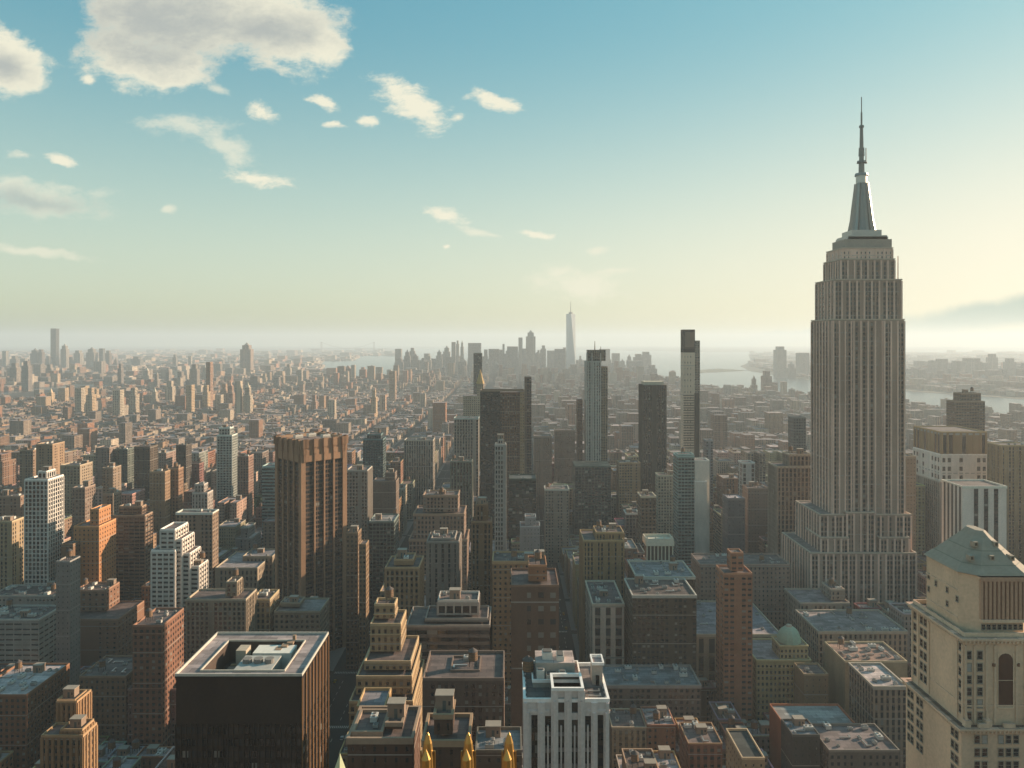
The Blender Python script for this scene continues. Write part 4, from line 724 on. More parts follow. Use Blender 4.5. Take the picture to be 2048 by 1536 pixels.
# ------------------------------------------------------------------ other landmarks
def simple(name, label, cat, Y, D, cx0, cx1, parts_, yb):
    x0, x1 = X(cx0, Y), X(cx1, Y); root = thing(name, label, cat, ((x0 + x1) / 2, Y + D / 2, 0))
    for nm, b in parts_: part(nm, b, root)
    RESERVED.append((x0 - 1, x1 + 1, Y - 1, Y + D + 1)); limit(x0, x1, Y, Y + D, yb); return root
def dark_slab():
    Y, D = 900, 24; z = Z(783, Y); a, b, c, e = X(961, Y), X(1000, Y), X(1001, Y), X(1048, Y)
    g, m, p = MB(), MB(), MB()
    g.box(a, b, Y, Y + D, 0, z, S((.045, .055, .05), .9, .7, .7, 3, 3.5, .03), (.1, .1, .1)); ribs(g, a, b, Y, Y + D, 0, z - 1, 6, .7, .6, (.05, .055, .05), 'n')
    m.box(b, e, Y + 3, Y + D - .1, 0, z - 1, S((.17, .105, .07), .55, .5, .8, 2.8, 3.5), (.2, .2, .2)); m.box(X(1040, Y), e + .5, Y + 1, Y + D, 0, z - .5, S((.36, .28, .18), .3, .4), (.2, .2, .2)); p.rim(a - .5, e + .8, Y - .5, Y + D + .5, z - .01, 1.6, .8, (.22, .17, .13))
    r = simple('dark_slab', 'great dark slab, its left half black-green glass and right half brown', 'tower', Y, D, 961, 1048, [('glass_wall', g), ('brick_wall', m), ('parapet', p)], 1075)
    LIMITS[-1] = (961, 1000, Y, 1075); LIMITS.append((1000, 1052, Y, 948))
dark_slab()
def glass_spired():
    Y, D = 990, 24; w_, l_, t_, s_ = MB(), MB(), MB(), MB()
    a, b, c = X(1172, Y), X(1202, Y), X(1216, Y)
    st = S((.46, .52, .52), .55, .6, .6, 3, 3.6, .1); z1 = Z(722, Y)
    w_.box(a, b, Y, Y + D, 0, z1, st, (.2, .2, .2)); 
    for px in (1172.5, 1183, 1200): x = X(px, Y); w_.box(x, x + 1.4, Y - .8, Y, 0, z1 + 10, (.48, .5, .5), (.5, .5, .5), 0, bottom=True)
    w_.box(b, c, Y + 3, Y + D - 1, 0, Z(733, Y), S((.33, .29, .22), .6, .5, .8), (.2, .2, .2)); t_.box(X(1176, Y), X(1212, Y), Y + 4, Y + D - 4, z1, Z(700, Y), S((.20, .19, .16), .6, .6, .7, 3, 4), (.1, .1, .1), 0)
    x = X(1191, Y); s_.cone(x, Y + 8, z1, Z(682, Y), 1.4, .3, 6, (.12, .12, .12), 'm'); s_.cone(X(1203, Y), Y + 8, z1, Z(693, Y), .8, .3, 6, (.12, .12, .12), 'm')
    l_.box(X(1150, 945), X(1222, 945), 945, 985, 0, Z(932, 945), S((.10, .14, .13), .8, .7, .7, 4, 3.6), (.3, .28, .2)); l_.box(X(1160, 960), X(1171, 960), 1000, 1016, 0, Z(800, 990), S((.22, .15, .12), .4, .4), (.2, .2, .2))
    simple('glass_tower', 'slender glass tower with white fins, ragged dark crown and thin spire', 'tower', 945, 70, 1150, 1222, [('wall', w_), ('crown', t_), ('spire', s_), ('podium', l_)], 1090)
glass_spired()
def dark_window_tower():
    Y, D = 980, 30; a, b = X(1286, Y), X(1332, Y); z = Z(770, Y); w_, r_ = MB(), MB(); st = S((.085, .08, .07), .6, .75, .6, 3.3, 3.6, .06)
    w_.box(a, b, Y, Y + D, 0, z, st, (.2, .2, .2)); ribs(w_, a, b, Y, Y + D, 0, z, 6.5, 1.2, .7, (.11, .10, .085), 'nwe')
    r_.box(a + 2, b - 2, Y + 4, Y + D - 4, z, z + 4, (.45, .43, .37), (.5, .48, .4), 0, 'p')
    simple('office_tower', 'nearly black ribbed tower with a pale rooftop box, alone in the centre right', 'tower', Y, D, 1286, 1332, [('wall', w_), ('penthouse', r_)], 985)
dark_window_tower()
def pencil_tower():
    Y, D = 1060, 18; w_, t_, d_ = MB(), MB(), MB(); a, b, c = X(1367, Y), X(1390, Y), X(1401, Y)
    w_.box(a, b, Y, Y + D, 0, Z(705, Y), S((.70, .64, .55), .2, .3, .9, 4, 8, .3), (.2, .2, .2)); w_.box(b, c, Y + 3, Y + D, 0, Z(681, Y), S((.33, .32, .29), .5, .5), (.2, .2, .2))
    t_.box(a, b, Y, Y + D, Z(705, Y), Z(697, Y), (.02, .02, .02), False, 0); t_.box(a, b, Y, Y + D, Z(697, Y), Z(659, Y), (.10, .08, .07), (.1, .1, .1), 0); t_.box(X(1370, Y), X(1388, Y), Y - .2, Y, Z(694, Y), Z(664, Y), (.22, .18, .15), None, 0, bottom=True)
    d_.box(X(1389, Y), X(1398, Y), Y - 1.2, Y + 2.9, 30, Z(786, Y), (.04, .04, .035), (.1, .1, .1), 0); 
    for i in range(22): z = Z(790 + i * 5, Y); d_.box(a - .1, X(1388, Y), Y - .5, Y, z - 1.2, z, (.16, .14, .12), None, 0, bottom=True)
    simple('slender_tower', 'pencil-thin unfinished tower with a black boxed head above the horizon', 'tower', Y, D, 1367, 1401, [('wall', w_), ('head_frame', t_), ('hoist', d_)], 905)
pencil_tower()
def white_crown():
    Y, D = 566, 15; a, b = X(1293, Y), X(1347, Y); w_, c_ = MB(), MB(); z = Z(1122, Y); z2 = Z(1092, Y); z3 = Z(1083, Y); wh = (.6, .56, .48)
    w_.box(a, b, Y, Y + D, 0, z, S((.3, .25, .2), .4, .5), wh); w_.box(a + 1, b - 1, Y + 1.2, Y + D - 1, z, z2, (.14, .12, .1), False, 0)
    part_cols = MB(); n = 7
    for i in range(n + 1): x = a + .5 + (b - a - 1) * i / n; part_cols.cone(x, Y + .5, z, z2, .5, .45, 8, wh)
    c_.box(a - .5, b + .5, Y - .5, Y + D + .3, z2, z3, wh, wh, 0, 'p', bottom=True); c_.rim(a - .2, b + .2, Y - .2, Y + D, z3, 2.0, .6, wh)
    r = simple('crowned_tower', 'small white temple-like crown with columns and pointed finials', 'tower', Y, D, 1293, 1347, [('wall', w_), ('column', part_cols), ('entablature', c_)], 1122)
    for i in range(4): m = MB(); x = a + .6 + (b - a - 1.2) * i / 3; m.cone(x, Y + .4, z3, Z(1070, Y), 1.0, 0, 6, wh); part('finial', m, r)
white_crown()
def dome_building():
    Y, D = 474, 34; w_, d_, c_ = MB(), MB(), MB(); cr = (.52, .43, .25); st = S(cr, .5, .5, .9, 2.6, 3.6, .05)
    a, b = X(1513, Y), X(1622, Y); z = Z(1322, Y); w_.box(a, b, Y, Y + D, 0, z, st, (.3, .32, .33)); a2, b2 = X(1560, Y + 3), X(1616, Y + 3); z2 = Z(1293, Y + 3)
    w_.box(a2, b2, Y + 3, Y + 18, z, z2, st, (.4, .4, .3), 1); c_.rim(a - .4, b + .4, Y - .4, Y + D, z, .9, .8, cr); c_.rim(a2 - .4, b2 + .4, Y + 2.6, Y + 18.4, z2, .8, .8, cr); c_.box(a - .5, b + .5, Y - .5, Y, z - 4.6, z - 4, cr, None, 0, bottom=True)
    x, y = (a2 + b2) / 2 - .6, Y + 10; r = 7.3; g = (.30, .42, .34)
    for i in range(6): t0, t1 = i * math.pi / 14, (i + 1) * math.pi / 14; d_.cone(x, y, z2 + .8 + 9.6 * math.sin(t0), z2 + .8 + 9.6 * math.sin(t1), r * math.cos(t0), r * math.cos(t1), 12, g)
    d_.cone(x, y, z2 + 9.8, z2 + 11, 2.2, 1.6, 8, (.4, .36, .3))
    simple('domed_building', 'cream building with rows of small windows under a green copper dome', 'building', Y, D, 1513, 1622, [('wall', w_), ('cornice', c_), ('dome', d_)], 1345)
dome_building()
def gilded():
    Y = 1180; x0, x1 = X(926, Y), X(968, Y); w_, g_ = MB(), MB(); z = Z(792, Y); w_.box(x0, x1, Y, Y + 30, 0, z, S((.42, .38, .3), .4, .5), (.3, .3, .3)); x = X(960, Y)
    w_.box(x - 5, x + 5, Y + 5, Y + 15, z, Z(768, Y), S((.4, .36, .28), .4, .5), (.3, .3, .3)); g_.cone(x, Y + 10, Z(768, Y), Z(738, Y), 6.5, 0, 8, (.42, .30, .14), 'p')
    simple('office_tower', 'distant tower with a small gilded pyramid left of the great dark slab', 'tower', Y, 30, 926, 968, [('wall', w_), ('pyramid_roof', g_)], 835)
gilded()
def wtc():
    Y = 5200; x, y = X(1141.5, Y), Y; a = 31; z0, z1 = 55, Z(628, Y); w_, s_, b_ = MB(), MB(), MB(); c = (.42, .47, .52)
    A = [(-a, -a), (a, -a), (a, a), (-a, a)]; T = [(0, -a), (a, 0), (0, a), (-a, 0)]
    b_.box(x - a, x + a, y - a, y + a, 0, z0, (.3, .33, .35), False, 0)
    P = lambda p, z: (x + p[0], y + p[1], z)
    for i in range(4):
        j = (i + 1) % 4; w_.face([P(A[i], z0), P(A[j], z0), P(T[i], z1)], c, None, 'g'); w_.face([P(A[j], z0), P(T[j], z1), P(T[i], z1)], c, None, 'g')
    w_.face([P(t, z1) for t in T], (.2, .2, .2), None, 'p'); s_.cone(x, y, z1, z1 + 12, 14, 14, 12, (.2, .2, .2), 'm'); s_.cone(x, y, z1 + 12, Z(603, Y), 3.5, 1.2, 8, (.3, .3, .3), 'm')
    root = thing('glass_skyscraper', 'tallest faceted glass skyscraper with a spire in the distant downtown cluster', 'skyscraper', (x, y, 0))
    part('glass_wall', w_, root); part('base', b_, root); part('spire', s_, root)
wtc()
# the white striped tower's dark stripes and the grooved flank of its neighbour
for o in list(col.objects):
    if o.get('label', '').startswith('white tower with three dark'):
        for px in (1952, 1972, 1992): b = MB(); x = X(px, 560); b.box(x - 1.5, x + 1.5, 559.8, 560, 20, Z(975, 560), S((.08, .07, .07), .8, .5, .8, 2.4, 3.6), None, 0, bottom=True); part('window_strip', b, o)
        for k in range(5): b = MB(); y = 563 + k * 5.0; x = X(1925, 560); b.box(x - .2, x, y - 1, y + 1, 20, Z(972, 560), (.10, .09, .08), None, 0, bottom=True); part('window_strip', b, o)
# ------------------------------------------------------------------ ground, water, far shores
def sheet(name, pts, z, c, mat, label=None):
    me = bpy.data.meshes.new(name); me.from_pydata([(x, y, z) for x, y in pts], [], [tuple(range(len(pts)))])
    a = me.attributes.new('wc', 'FLOAT_COLOR', 'CORNER'); a.data.foreach_set('color', [*c, 1] * len(pts)); me.materials.append(mat); me.update()
    return tag(link(name, me), label, None, None, 'structure')
def G(px, py): Y = CH * F / (py - HY); return ((px - CX) * Y / F, Y)
RW = 31000.0
sheet('water', [(RW * math.cos(R(a)), 12000 + RW * math.sin(R(a)) if False else RW * math.sin(R(a))) for a in range(-20, 201, 4)], -1.5, (.03, .05, .05), WATER)
MAN = [(-1900, -600), (2600, -600), (2350, 1500), G(2048, 836), G(1830, 809), G(1620, 796), G(1420, 781), G(1330, 771), G(1300, 757), (1050, 5300), (700, 6100), (150, 6350), (-450, 5900), G(786, 757), G(700, 764), G(600, 768), (-2300, 4100), (-2300, 2500)]
sheet('ground', MAN, 0, (.055, .052, .05), GROUND)
BKL = [(-2450, 1200), (-2450, 2500), (-2480, 4150), G(600, 762), G(690, 756), G(700, 742), G(640, 735), G(640, 722), G(720, 712), G(760, 706), G(790, 702), (-3000, 20500), (-21000, 21500), (-21000, 1200)]
sheet('far_shore', BKL, -.6, (.10, .10, .09), GROUND)
sheet('far_shore', [G(2300, 800), G(2048, 798), G(1830, 783), G(1700, 770), G(1560, 752), G(1500, 742), G(1480, 732), G(1500, 724), G(1560, 716), G(1700, 709), (19000, 14000), (19000, 3000)], -.6, (.10, .10, .085), GROUND)
sheet('island', [G(1360, 742), G(1400, 746), G(1500, 741), G(1440, 737)], -.6, (.10, .11, .08), GROUND)
sheet('hills', [G(1150, 699.5), G(1400, 704), G(1700, 703), G(1900, 701), (14000, 23000), (14000, 28500), (-2000, 28500), G(1000, 695)], -.6, (.10, .11, .10), GROUND)
sheet('hills', [G(600, 701), G(700, 699), G(860, 697), (-2000, 27000), (-17000, 27000), (-17000, 20500)], -.65, (.10, .11, .10), GROUND)
# ------------------------------------------------------------------ far skyline towers, each a thing
ORD = 'first second third fourth fifth sixth seventh eighth ninth tenth eleventh twelfth thirteenth fourteenth fifteenth sixteenth seventeenth eighteenth nineteenth twentieth'.split()
def ordinal(n): return ORD[n] if n < 20 else ('twenty-' + ORD[n - 20] if n < 29 else ('thirtieth' if n == 29 else 'thirty-' + ORD[(n - 30) % 9]))
def skyline(lst, Y, place, name='distant_tower', grp=None, jit=250, ybot=770):
    lst = sorted(lst); r = random.Random(len(lst))
    for i, t in enumerate(lst):
        a, b, top = t[:3]; c = t[3] if len(t) > 3 else r.choice([(.17, .18, .19), (.12, .13, .15), (.26, .25, .24), (.19, .16, .15), (.33, .32, .30)])
        y = Y + r.uniform(-jit, jit); x0, x1 = X(a, y), X(b, y); z = Z(top, y); D = min(60, max(25, x1 - x0))
        root = thing(name, f'hazy {"pale" if sum(c) > .85 else "grey" if c[0] - c[2] < .03 else "brown"} tower, {ordinal(i)} from the left {place}', 'tower', ((x0 + x1) / 2, y, 0), grp)
        m = MB(); st = S(c, .6, .5, .8, 5, 5, .1); k = r.random(); w_ = x1 - x0
        if k < .45: m.box(x0, x1, y, y + D, 0, z, st, (.25, .25, .25)); 
        elif k < .8: m.box(x0, x1, y, y + D, 0, z - 22, st, (.25, .25, .25)); m.box(x0 + w_ * .2, x1 - w_ * .2, y + 4, y + D - 4, z - 22, z, st, (.25, .25, .25))
        else: m.box(x0, x1, y, y + D, 0, z - 40, st, (.25, .25, .25)); m.box(x0 + w_ * .18, x1 - w_ * .18, y + 4, y + D - 4, z - 40, z - 14, st, (.25, .25, .25)); m.cone((x0 + x1) / 2, y + D / 2, z - 14, z + 4, w_ * .3, 0, 4, c, 'p', True, .5)
        part('wall', m, root)
W_ = (.45, .42, .37)
skyline([(789, 806, 713), (808, 820, 700), (822, 838, 708), (841, 851, 716), (853, 862, 708, W_), (872, 884, 700), (886, 900, 692), (903, 911, 684), (912, 918, 681, W_), (921, 927, 681, W_), (936, 962, 686), (968, 975, 699), (977, 998, 698), (1005, 1009, 688),
         (1014, 1036, 693), (1037, 1045, 675), (1052, 1071, 661), (1074, 1080, 700), (1082, 1092, 691), (1110, 1130, 698), (1158, 1164, 712), (1200, 1220, 698), (1232, 1244, 722), (1256, 1284, 722), (1288, 1298, 734)], 5250, 'of the downtown skyline', grp='towers of the downtown skyline')
r0 = random.Random(11)
skyline([(x, x + r0.uniform(9, 20), r0.uniform(722, 752)) for x in np.arange(795, 1300, 17.3)], 4550, 'in the lower front row of downtown', grp='lower towers in front of the downtown skyline', jit=200)
skyline([(101, 112, 657, (.08, .07, .07)), (4, 12, 702), (20, 32, 712), (60, 73, 697), (75, 84, 699), (121, 132, 688), (147, 160, 701), (172, 188, 695), (198, 206, 697), (210, 219, 701), (40, 50, 717), (90, 99, 712), (135, 143, 714), (226, 234, 716),
         (262, 280, 713), (345, 352, 709), (376, 382, 712, W_)], 6300, 'of the far left skyline', grp='towers of the far left skyline', jit=300)
skyline([(480, 501, 686, (.33, .27, .24))], 4900, 'standing alone on the left horizon', jit=1)
skyline([(681, 706, 732, (.26, .15, .12))], 4200, 'beside the river bend, squat', jit=1)
skyline([(x, x + r0.uniform(7, 16), r0.uniform(722, 758), r0.choice([W_, (.3, .28, .26), (.5, .42, .3), (.26, .25, .25)])) for x in list(np.arange(-5, 600, 24.0))], 4300, 'in the low hazy row at the left', grp='low hazy towers in the left distance', jit=700)
skyline([(1553, 1573, 693), (1598, 1619, 706), (1578, 1592, 724), (1835, 1850, 722), (1860, 1879, 720), (1900, 1914, 726), (1928, 1946, 723), (1981, 1996, 708), (2018, 2034, 726), (2042, 2062, 727)], 5100, 'across the wide river at the right', grp='towers across the wide river', jit=150)
skyline([(x, x + r0.uniform(14, 26), r0.uniform(738, 756)) for x in np.arange(1815, 2060, 21.0)], 4300, 'in the lower row across the river', grp='lower blocks across the wide river', jit=80)
skyline([(1504, 1515, 752, (.3, .22, .18)), (1527, 1544, 742, (.3, .22, .18)), (1548, 1556, 765), (1450, 1462, 770), (1905, 1916, 792)], 3350, 'on the near bank of the wide river', grp='towers on the near bank of the wide river', jit=60)
skyline([(r0.uniform(30, 560), 0, r0.uniform(772, 800)) for _ in range(0)], 3000, '') if False else None
LC = [(300, 776), (352, 790), (405, 771), (412, 724), (440, 768), (452, 764), (470, 762), (486, 766), (90, 778), (116, 776), (150, 776), (160, 772), (172, 776), (185, 778), (225, 780), (258, 776), (330, 762), (372, 770), (540, 812), (600, 826), (492, 800), (508, 806), (430, 790), (742, 780), (760, 790), (778, 742), (792, 805), (818, 810), (92, 812), (66, 812), (700, 842), (735, 828), (655, 800), (622, 790)]
skyline([(x, x + r0.uniform(8, 15), t, r0.choice([(.55, .44, .3), (.5, .36, .26), (.38, .26, .2), (.5, .46, .38)])) for x, t in LC], 2600, 'among the sunlit housing towers of the left plain', 'housing_tower', 'sunlit housing towers of the left plain', jit=350)
skyline([(x, x + r0.uniform(10, 22), r0.uniform(694, 722)) for x in np.arange(790, 1290, 14.5)], 5600, 'in the back row of downtown', grp='towers in the back row of downtown', jit=150)
skyline([(x, x + r0.uniform(12, 22), r0.uniform(716, 738)) for x in np.arange(1812, 2060, 17.0)], 4750, 'in the middle row across the river', grp='middle row of towers across the wide river', jit=100)
# suspension bridge on the horizon
root = thing('suspension_bridge', 'faint suspension bridge with two towers on the horizon left of downtown', 'bridge', (X(695, 15500), 15500, 0)); Yb = 15500
for px in (643, 748): b = MB(); x = X(px, Yb); b.box(x - 16, x - 6, Yb - 8, Yb + 8, 0, 205, (.2, .22, .24), None, 0, 'p'); b.box(x + 6, x + 16, Yb - 8, Yb + 8, 0, 205, (.2, .22, .24), None, 0, 'p'); b.box(x - 16, x + 16, Yb - 9, Yb + 9, 190, 207, (.2, .22, .24), None, 0, 'p', bottom=True); part('tower', b, root)
b = MB(); b.box(X(615, Yb), X(775, Yb), Yb - 12, Yb + 12, 66, 74, (.2, .22, .24), None, 0, 'p', bottom=True); part('deck', b, root)
b = MB(); xa_, xb_ = X(643, Yb), X(748, Yb)
for i in range(20):
    u0, u1 = i / 20, (i + 1) / 20; f_ = lambda u: 80 + 125 * (2 * u - 1) ** 2; p0, p1 = (xa_ + (xb_ - xa_) * u0, f_(u0)), (xa_ + (xb_ - xa_) * u1, f_(u1))
    b.face([(p0[0], Yb, p0[1] - 3), (p1[0], Yb, p1[1] - 3), (p1[0], Yb, p1[1] + 3), (p0[0], Yb, p0[1] + 3)], (.2, .22, .24), None, 'p')
    b.face([(p0[0], Yb + 2, p0[1] - 3), (p0[0], Yb + 2, p0[1] + 3), (p1[0], Yb + 2, p1[1] + 3), (p1[0], Yb + 2, p1[1] - 3)], (.2, .22, .24), None, 'p')
part('cable', b, root)
# ------------------------------------------------------------------ street grid and ordinary buildings
AVX = [(-2000, 30), (-1780, 30), (-1550, 28), (-1330, 28), (-1110, 28), (-900, 30), (-700, 30), (-520, 30), (-380, 22), (-262, 22), (-111, 46), (38, 26), (212, 30), (470, 30), (740, 30), (1010, 30), (1280, 30), (1550, 30)]
PAL = [(.30, .17, .11), (.26, .16, .11), (.34, .24, .16), (.40, .32, .23), (.22, .15, .11), (.30, .26, .22), (.42, .38, .32), (.20, .18, .16), (.36, .20, .13), (.33, .30, .27), (.25, .20, .16), (.5, .45, .37)]
PALN = ['red-brick', 'dark brick', 'tan', 'ochre', 'dark brown', 'taupe', 'pale stone', 'charcoal', 'orange brick', 'grey', 'brown', 'cream']
RPAL = [(.13, .12, .11), (.20, .19, .18), (.28, .28, .27), (.36, .40, .42), (.5, .52, .51), (.09, .10, .10), (.24, .17, .13), (.30, .34, .34)]
RNAM = ['dark roof', 'grey roof', 'pale grey roof', 'bluish roof', 'white roof', 'black roof', 'brown roof', 'greenish roof']
def lots(k0, k1, xmul, xpad, rnd, wmin, wmax, rows=2):
    out = []
    for k in range(k0, k1):
        ya, yb = 80 * k + 16, 80 * k + 80
        for (a, wa_), (b, wb_) in zip(AVX, AVX[1:]):
            xa, xb = a + wa_ / 2 + 3, b - wb_ / 2 - 3
            for r_ in range(rows):
                d = (yb - ya) / rows; y0, y1 = ya + d * r_, ya + d * (r_ + 1) - .4; x = xa
                while x < xb - 8:
                    w_ = rnd.uniform(wmin, wmax); x1 = min(x + w_, xb)
                    if xb - x1 < 9: x1 = xb
                    if -xmul * y1 - xpad[0] < x and x1 < xmul * y1 + xpad[1]: out.append((x, x1 - .25, y0, y1))
                    x = x1
    return out
def cap(x0, x1, y0, y1):
    """greatest height that hides none of the measured buildings"""
    pxs = [CX + x * F / y for x in (x0, x1) for y in (y0, y1)]; a, b = min(pxs), max(pxs); h = 400
    for (p0, p1, Yh, py) in LIMITS:
        if y0 < Yh and a < p1 and b > p0: h = min(h, CH - (py + 4 - HY) * y1 / F)
    return h
rnd = random.Random(21); cand = []
for (x0, x1, y0, y1) in lots(3, 7, .70, (10, 10), rnd, 9, 19, 3) + lots(7, 18, .70, (10, 10), rnd, 13, 28):
    if any(x0 < r[1] and x1 > r[0] and y0 < r[3] and y1 > r[2] for r in RESERVED):
        # shrink in depth if a free half remains
        ok = False
        for (ya, yb) in ((y0, (y0 + y1) / 2), ((y0 + y1) / 2, y1)):
            if yb - ya > 10 and not any(x0 < r[1] and x1 > r[0] and ya < r[3] and yb > r[2] for r in RESERVED): y0, y1, ok = ya, yb, True; break
        if not ok: continue
    hm = cap(x0, x1, y0, y1)
    u = rnd.random(); h = rnd.uniform(16, 34) if u < .38 else rnd.uniform(34, 62) if u < .82 else rnd.uniform(62, 92)
    if x0 < -450 and u < .82: h *= .7
    if abs((x0 + x1) / 2 + 111) < 60 or abs((x0 + x1) / 2 - 38) < 40: h = max(h, rnd.uniform(38, 60))
    pyb = HY + (CH) * F / y0
    if y0 < 460: h = min(h, rnd.uniform(16, 50))
    h = min(h, hm - (3 if hm > 20 else 0), CH - (900 - HY) * y1 / F if y1 > 700 else 400)
    if h < 7: h = max(6, min(h, hm)) 
    if h < 5: continue
    pb = HY + (CH - h) * F / y0
    if CX + x0 * F / y1 > 2060 or CX + x1 * F / y1 < -12: continue
    if HY + (CH - h) * F / y1 > 1550: continue
    # how much of it is hidden behind nearer measured buildings is left to the renderer; rank by apparent size
    app = (x1 - x0) * (h * .6 + (y1 - y0) * (CH - h) / y0) / y0 ** 2
    cand.append((app, x0, x1, y0, y1, h))
cand.sort(reverse=True)
# ---- drop those wholly hidden behind measured buildings (coarse depth buffer over the picture)
Wb, Hb = 512, 384; zb = np.full((Hb, Wb), 1e9); ib = np.full((Hb, Wb), -1, dtype=int)
def splat(x0, x1, y0, y1, h, idx):
    def r4(pa, pb_, ta, tb, Yd):
        i0, i1, j0, j1 = int(max(0, pa / 4)), int(min(Wb, math.ceil(pb_ / 4))), int(max(0, ta / 4)), int(min(Hb, math.ceil(tb / 4)))
        if i0 < i1 and j0 < j1:
            s = zb[j0:j1, i0:i1]; m = s > Yd; s[m] = Yd; ib[j0:j1, i0:i1][m] = idx
    pf0, pf1 = CX + x0 * F / y0, CX + x1 * F / y0; pb0, pb1 = CX + x0 * F / y1, CX + x1 * F / y1
    tf, tb_ = HY + (CH - h) * F / y0, HY + (CH - h) * F / y1; bt = HY + CH * F / y0
    r4(min(pf0, pb0), max(pf1, pb1), tf, bt, y1 if False else y0 + (y1 - y0) * .5); r4(pf0, pf1, tf, bt, y0)
    if h < CH:
        for k in range(4): u = k / 4; ya = y0 + (y1 - y0) * u; r4(CX + x0 * F / ya, CX + x1 * F / ya, HY + (CH - h) * F / (y0 + (y1 - y0) * (u + .25)), HY + (CH - h) * F / ya + 1, ya)
for o in [o for o in col.objects if o.type == 'MESH' and o.parent and o.name.split('.')[0] in ('wall', 'glass_wall', 'brick_wall', 'pier', 'podium')]:
    mw_ = o.parent.matrix_world if False else None
    v = np.array([c for c in o.bound_box]); p = np.array(o.parent.location) + np.array(o.location)
    if abs(o.parent.rotation_euler.z) > .1: v = np.array([[-19, -19, 0], [19, 19, 163]])
    a, b = v.min(0) + p, v.max(0) + p
    if a[1] > 40: splat(a[0] + 1, b[0] - 1, a[1], b[1], b[2] * .93, -1)
for i, (_, x0, x1, y0, y1, h) in enumerate(cand): splat(x0, x1, y0, y1, h, i)
cnt = np.bincount(ib[ib >= 0], minlength=len(cand)) if (ib >= 0).any() else np.zeros(len(cand))
order = sorted(range(len(cand)), key=lambda i: -cnt[i]); indiv = [i for i in order if cnt[i] >= 2][:290]; rest = [cand[i][1:] for i in range(len(cand)) if i not in set(indiv)]
tag_ = print('ordinary buildings', len(cand), 'visible', int((cnt >= 3).sum()), 'individual', len(indiv))
LMK = [(88, 1050, 'white gridded tower'), (190, 1110, 'orange brick slab'), (350, 1110, 'white stepped tower'), (620, 1030, 'copper-brown ribbed tower'), (454, 920, 'teal glass-gridded tower'), (500, 1420, 'black roof-frame tower'), (430, 1230, 'flat-topped tan block'),
       (300, 1300, 'tall dark brick block'), (150, 1290, 'reddish blank-walled block'), (715, 1010, 'grey gridded slab'), (880, 1040, 'pinkish stepped building'), (885, 1140, 'plain grey tower'), (963, 1120, 'slim capped tower'), (1000, 980, 'slim braced tower'),
       (1000, 850, 'great dark slab'), (1070, 1230, 'very dark brick block'), (900, 1290, 'banded office block'), (765, 1330, 'wedding-cake building'), (1190, 900, 'spired glass tower'), (1208, 1110, 'ornate tan tower'), (1308, 870, 'nearly black ribbed tower'),
       (1400, 1010, 'white-sided glass tower'), (1330, 1250, 'dark pale-rimmed office'), (1475, 1250, 'slim red-brown tower'), (1565, 1310, 'green-domed building'), (1740, 1050, 'great spired tower'), (1130, 1450, 'black-and-white striped tower'), (1900, 1300, 'green-roofed stone tower'),
       (1640, 1460, 'red-sided building'), (1380, 800, 'pencil-thin tower'), (1950, 1000, 'white striped tower'), (1720, 1230, 'long pale stone block'), (1320, 1100, 'white temple-like crown'), (20, 1450, 'white-patched brick block'), (135, 1460, 'narrow lower-left brick tower')]
seen_lb = {}
def where(x, y0, h):
    px, py = CX + x * F / y0, HY + (CH - h) * F / y0
    d, lx, ly, nm = min(((px - a) ** 2 + (py - b) ** 2, a, b, n) for a, b, n in LMK)
    dx_, dy_ = px - lx, py - ly
    rel = ('left of' if dx_ < 0 else 'right of') if abs(dx_) > abs(dy_) else ('behind' if dy_ < 0 else 'in front of')
    return rel, nm, d
info = []
for i in indiv:
    _, x0, x1, y0, y1, h = cand[i]; rr = random.Random(i * 7 + 1); ci, ri = rr.randrange(12), rr.randrange(8)
    if x0 > 250: ci = rr.choice((2, 3, 5, 6, 9, 11, 10))
    rel, nm, d = where((x0 + x1) / 2, y0, h); size = 'low' if h < 28 else 'mid-rise' if h < 55 else 'tall'
    info.append([i, ci, ri, f'{size} {PALN[ci]} building, {RNAM[ri]}', f'{rel} the {nm}', d])
byk = {}
for t in info: byk.setdefault((t[3], t[4]), []).append(t)
for k, l in byk.items():
    l.sort(key=lambda t: t[5])
    for j, t in enumerate(l): t.append(f'{t[3]}, {t[4]}' if len(l) == 1 else f'{t[3]}, {ordinal(j)} nearest {t[4]}')
KINDS = [('brick_building', 'building'), ('office_block', 'building'), ('apartment_block', 'building')]
